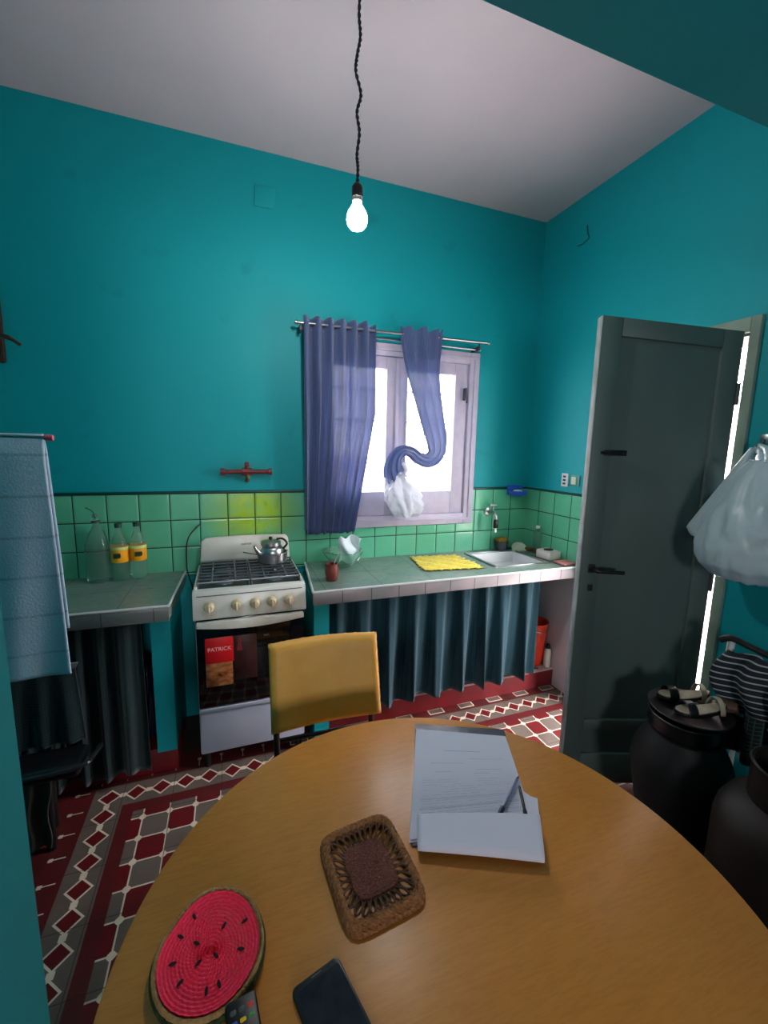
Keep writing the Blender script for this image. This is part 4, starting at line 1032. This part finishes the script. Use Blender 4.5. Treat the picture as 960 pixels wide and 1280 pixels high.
# remote, leaning on the dish rim
t = thing('remote_control', 'black remote control with coloured buttons resting on the crochet dish rim', 'remote control', (-2.09, -2.05, ZT))
R0 = Vector((-2.1233, -2.0227, 0)); f1 = (Vector((-2.0746, -2.0160, 0))-R0); RW = .046; f1.normalize(); f2 = Vector((f1.y, -f1.x, 0))
def rf(u, v, h):
    p = R0+f1*u+f2*v; zz = ZT+.027-.22*v
    return (p.x, p.y, max(ZT+.0005, zz-.009)+h) if h < .01 else (p.x, p.y, max(ZT+.0005, zz-.009)+h)
MB().prism(rrect(RW, .115, .007), rf, 0.0, .0155, .002).build('remote_body', blackm, t)
rows = [('grey', 'grey', 'red'), ('blue', 'yellow', 'green'), ('grey', 'grey', 'grey'), ('grey', 'grey', 'grey')]
for r_, row in enumerate(rows):
    for c_, col in enumerate(row):
        u0 = .006+c_*.0125; v0 = .012+r_*.0125
        MB().prism([(u0+a, v0+c) for a, c in rrect(.009, .006, .002, 3)], rf, .0150, .0172, .0005).build('button', bt[col], t)

# ------------------------------------------------------------------ right side: bags, rack, drum, gas cylinder
t = thing('plastic_bag', 'large bluish white plastic bag full of things hanging on the right wall', 'bag', (-.10, -1.55, 1.12))
bagmesh((-.16, -1.555, 1.14), [(.04, -.02), (.12, 0), (.165, .045), (.18, .12), (.175, .19), (.15, .27), (.115, .35), (.075, .42), (.045, .46)], .09, 2, sx=.85, sy=1.0, n=56).build('bag_body', bag_b, t)
MB().tube(smoothpath([(-.13, -1.53, 1.59), (-.07, -1.49, 1.63), (-.03, -1.455, 1.655)]), [.018]*5+[.013]*8, 10).tube(smoothpath([(-.16, -1.57, 1.59), (-.09, -1.52, 1.645), (-.03, -1.46, 1.66)]), .012, 10).build('bag_handles', bag_b, t)
def sb_(u, v):
    p = Vector((-.045, -1.45, 1.655)).lerp(Vector((-.125, -1.325, 1.26)), v)
    w = .012+.050*v**.7
    return (p.x+w*math.cos(2*PI*u)*.55+.0*v, p.y+.9*w*math.cos(2*PI*u)+.5*w*math.sin(2*PI*u)*.3, p.z-.35*w*math.cos(2*PI*u+.6)+.010*math.sin(8*PI*u)*v)
def sb2(u, v):
    top = Vector((-.04, -1.45, 1.655)); a = Vector((-.150, -1.285, 1.290)); c = Vector((-.130, -1.410, 1.215))
    m_ = a.lerp(c, .5+.5*math.cos(2*PI*u)); p = top.lerp(m_, v)
    d_ = Vector((-.7, -.5, 0)).normalized()*(.018+.014*v)*math.sin(2*PI*u)
    return p+d_+Vector((0, 0, .008*math.sin(10*PI*u)*v))+Vector((.01, -.012, -.0))*math.cos(2*PI*u)*(1-v)
b = MB().sheet(sb2, 40, 24)
tag(b.build('plastic_bag', bag_b, base=(-.1, -1.4, 1.25), solid=.001), 'flat folded plastic bag hanging slanted left of the big bag', 'bag')
t = thing('wall_hook', 'small metal hook holding the plastic bags on the door casing side', 'hook', (0, -1.46, 1.66))
MB().tube(smoothpath([(0, -1.46, 1.69), (-.02, -1.46, 1.67), (-.035, -1.46, 1.65), (-.05, -1.46, 1.665)]), .004, 8).build('hook_arm', steel, t)
MB().box(-.004, 0, -1.475, -1.445, 1.67, 1.71, bev=.0015).build('hook_plate', steel, t)

t = thing('drying_rack', 'low rack with black curved top rail and white post by the right wall', 'rack', (-.12, -1.62, 0))
MB().tube(smoothpath([(-.20, -1.52, .865), (-.19, -1.55, .885), (-.17, -1.60, .872), (-.17, -1.70, .862), (-.17, -1.80, .858), (-.16, -1.88, .84)]), .018, 12, flat=.7).build('top_rail', nearblk, t)
for y in (-1.545, -1.87): MB().tube([(-.175, y, .87), (-.165, y+.01, 0)], .013, 12).build('post', white_m, t)
for y in (-1.545, -1.87): MB().tube([(-.05, y, .62), (-.04, y+.01, 0)], .010, 12).build('post', white_m, t)
MB().tube([(-.17, -1.545, .58), (-.05, -1.545, .58), (-.05, -1.87, .58), (-.17, -1.87, .58)], .008, 10, closed=True).build('lower_frame', white_m, t)
def gar(u, v):
    y = -1.555-.28*u; z = .835-.235*v
    return (-.195-.055*math.sin(PI*v)-.020*math.sin(2*PI*u*2.5+2*v), y+.02*math.sin(5*v), z+.02*math.sin(PI*u))
tag(MB().sheet(gar, 50, 40).build('striped_jumper', stripe_m, base=(-.2, -1.7, .6), solid=.012), 'black and white striped knit garment bunched over the low rack', 'garment')
def chk(u, v): return (-.19-.03*math.sin(2*PI*u*3), -1.53-.33*u, .615-.20*v)
tag(MB().sheet(chk, 60, 20).build('checked_cloth', mesh_m, base=(-.2, -1.7, .4), solid=.006), 'dark green checked cloth hanging under the striped garment', 'cloth')

# black drum with tray and sandals
DX, DY = -.405, -1.555
t = thing('black_drum', 'rounded black drum standing on the floor in front of the open door', 'drum', (DX, DY, 0))
MB().lathe([(0, 0), (.115, 0), (.122, .01), (.140, .15), (.162, .28), (.176, .36), (.172, .41), (.158, .45), (.138, .49), (.122, .52), (0, .522)], (DX, DY, 0), 56).build('drum_body', nearblk, t)
MB().lathe([(.10, .52), (.120, .522), (.126, .545), (.124, .575), (.128, .585), (.124, .59), (.112, .575), (.108, .545), (0, .54)], (DX+.01, DY+.01, 0), 56).build('drum_neck', blackm, t)
tag(MB().lathe([(0, .592), (.115, .592), (.138, .600), (.146, .607), (.143, .611), (.12, .603), (0, .600)], (DX+.035, DY+.015, 0), 48).build('tray', M('black_tray', (20, 20, 22), rough=.4), base=(DX, DY, .59)), 'round black tray lying on top of the black drum under the sandals', 'tray')
def sandal(label, cx, cy, rot, z):
    t = thing('sandal', label, 'sandal', (cx, cy, z), 'sandals on the black tray')
    mt = Matrix.Translation((cx, cy, z)) @ Matrix.Rotation(rot, 4, 'Z')
    out = []
    for i in range(40):
        a = 2*PI*i/40; c_, s_ = math.cos(a), math.sin(a)
        w = .036*(1+.22*c_) * (1 - .18*math.exp(-((c_+.15)/.35)**2)); out.append((.105*c_, w*s_*abs(1)))
    MB().prism(out, lambda u, v, h: mt @ Vector((u, v, h+.022*max(0, -u/.105)**1.5)), .0, .016, .002).build('outsole', blackm, t)
    MB().prism([(u*.95, v*.93) for u, v in out], lambda u, v, h: mt @ Vector((u, v, h+.022*max(0, -u/.105)**1.5)), .016, .020, .001).build('footbed', sole, t)
    def strap(x, hgt, wd):
        def fn(u, v):
            a = PI*u; return mt @ Vector((x+wd*(v-.5), .037*math.cos(a), .012+hgt*math.sin(a)))
        return fn
    MB().sheet(strap(.055, .038, .035), 18, 6).build('toe_strap', blackm, t, solid=.003)
    MB().sheet(strap(-.060, .055, .020), 18, 5).build('heel_strap', sole, t, solid=.003)
    return t
sandal('cream soled black sandal on the tray, the one nearer the door', -.335, -1.490, -.42+PI, .611)
sandal('cream soled black sandal on the tray, the one nearer the table', -.375, -1.585, -.30+PI, .612)

t = thing('slipper', 'brown worn slipper lying behind the cream soled sandals on the black tray', 'slipper', (-.30, -1.53, .611))
mt = Matrix.Translation((-.262, -1.575, .611)) @ Matrix.Rotation(-.9, 4, 'Z')
brn = M('worn_brown_leather', (96, 72, 52), rough=.6, noise=(20, (60, 44, 34), .9))
MB().prism([(.07*math.cos(2*PI*i/28), .030*math.sin(2*PI*i/28)) for i in range(28)], lambda u, v, h: mt @ Vector((u, v, h)), 0, .012, .002).build('slipper_sole', brn, t)
MB().sheet(lambda u, v: mt @ Vector((.0+.062*v, .030*math.cos(PI*u)*(1-.35*v), .010+.034*math.sin(PI*u)*(1-.3*v))), 18, 10).build('slipper_upper', brn, t, solid=.003)

# gas cylinder
GX, GY = -.475, -1.945
t = thing('gas_cylinder', 'brown black steel gas cylinder with round collar at the right edge', 'gas cylinder', (GX, GY, 0))
MB().lathe([(0, .02), (.13, .02), (.17, .045), (.19, .09), (.195, .13), (.195, .43), (.188, .47), (.165, .515), (.12, .545), (.05, .558), (0, .56)], (GX, GY, 0), 64).build('cylinder_body', brownblk, t)
MB().lathe([(.14, 0), (.15, 0), (.15, .05), (.14, .05)], (GX, GY, 0), 48).build('foot_ring', brownblk, t)
MB().lathe([(.105, .525), (.112, .525), (.118, .54), (.118, .66), (.122, .665), (.116, .669), (.110, .665), (.108, .54)], (GX, GY, 0), 48).build('collar', brownblk, t)
MB().lathe([(0, .555), (.022, .555), (.022, .59), (.012, .60), (.012, .625), (0, .626)], (GX, GY, 0), 20).build('valve', M('brass', (170, 130, 60), rough=.3, metal=1), t)
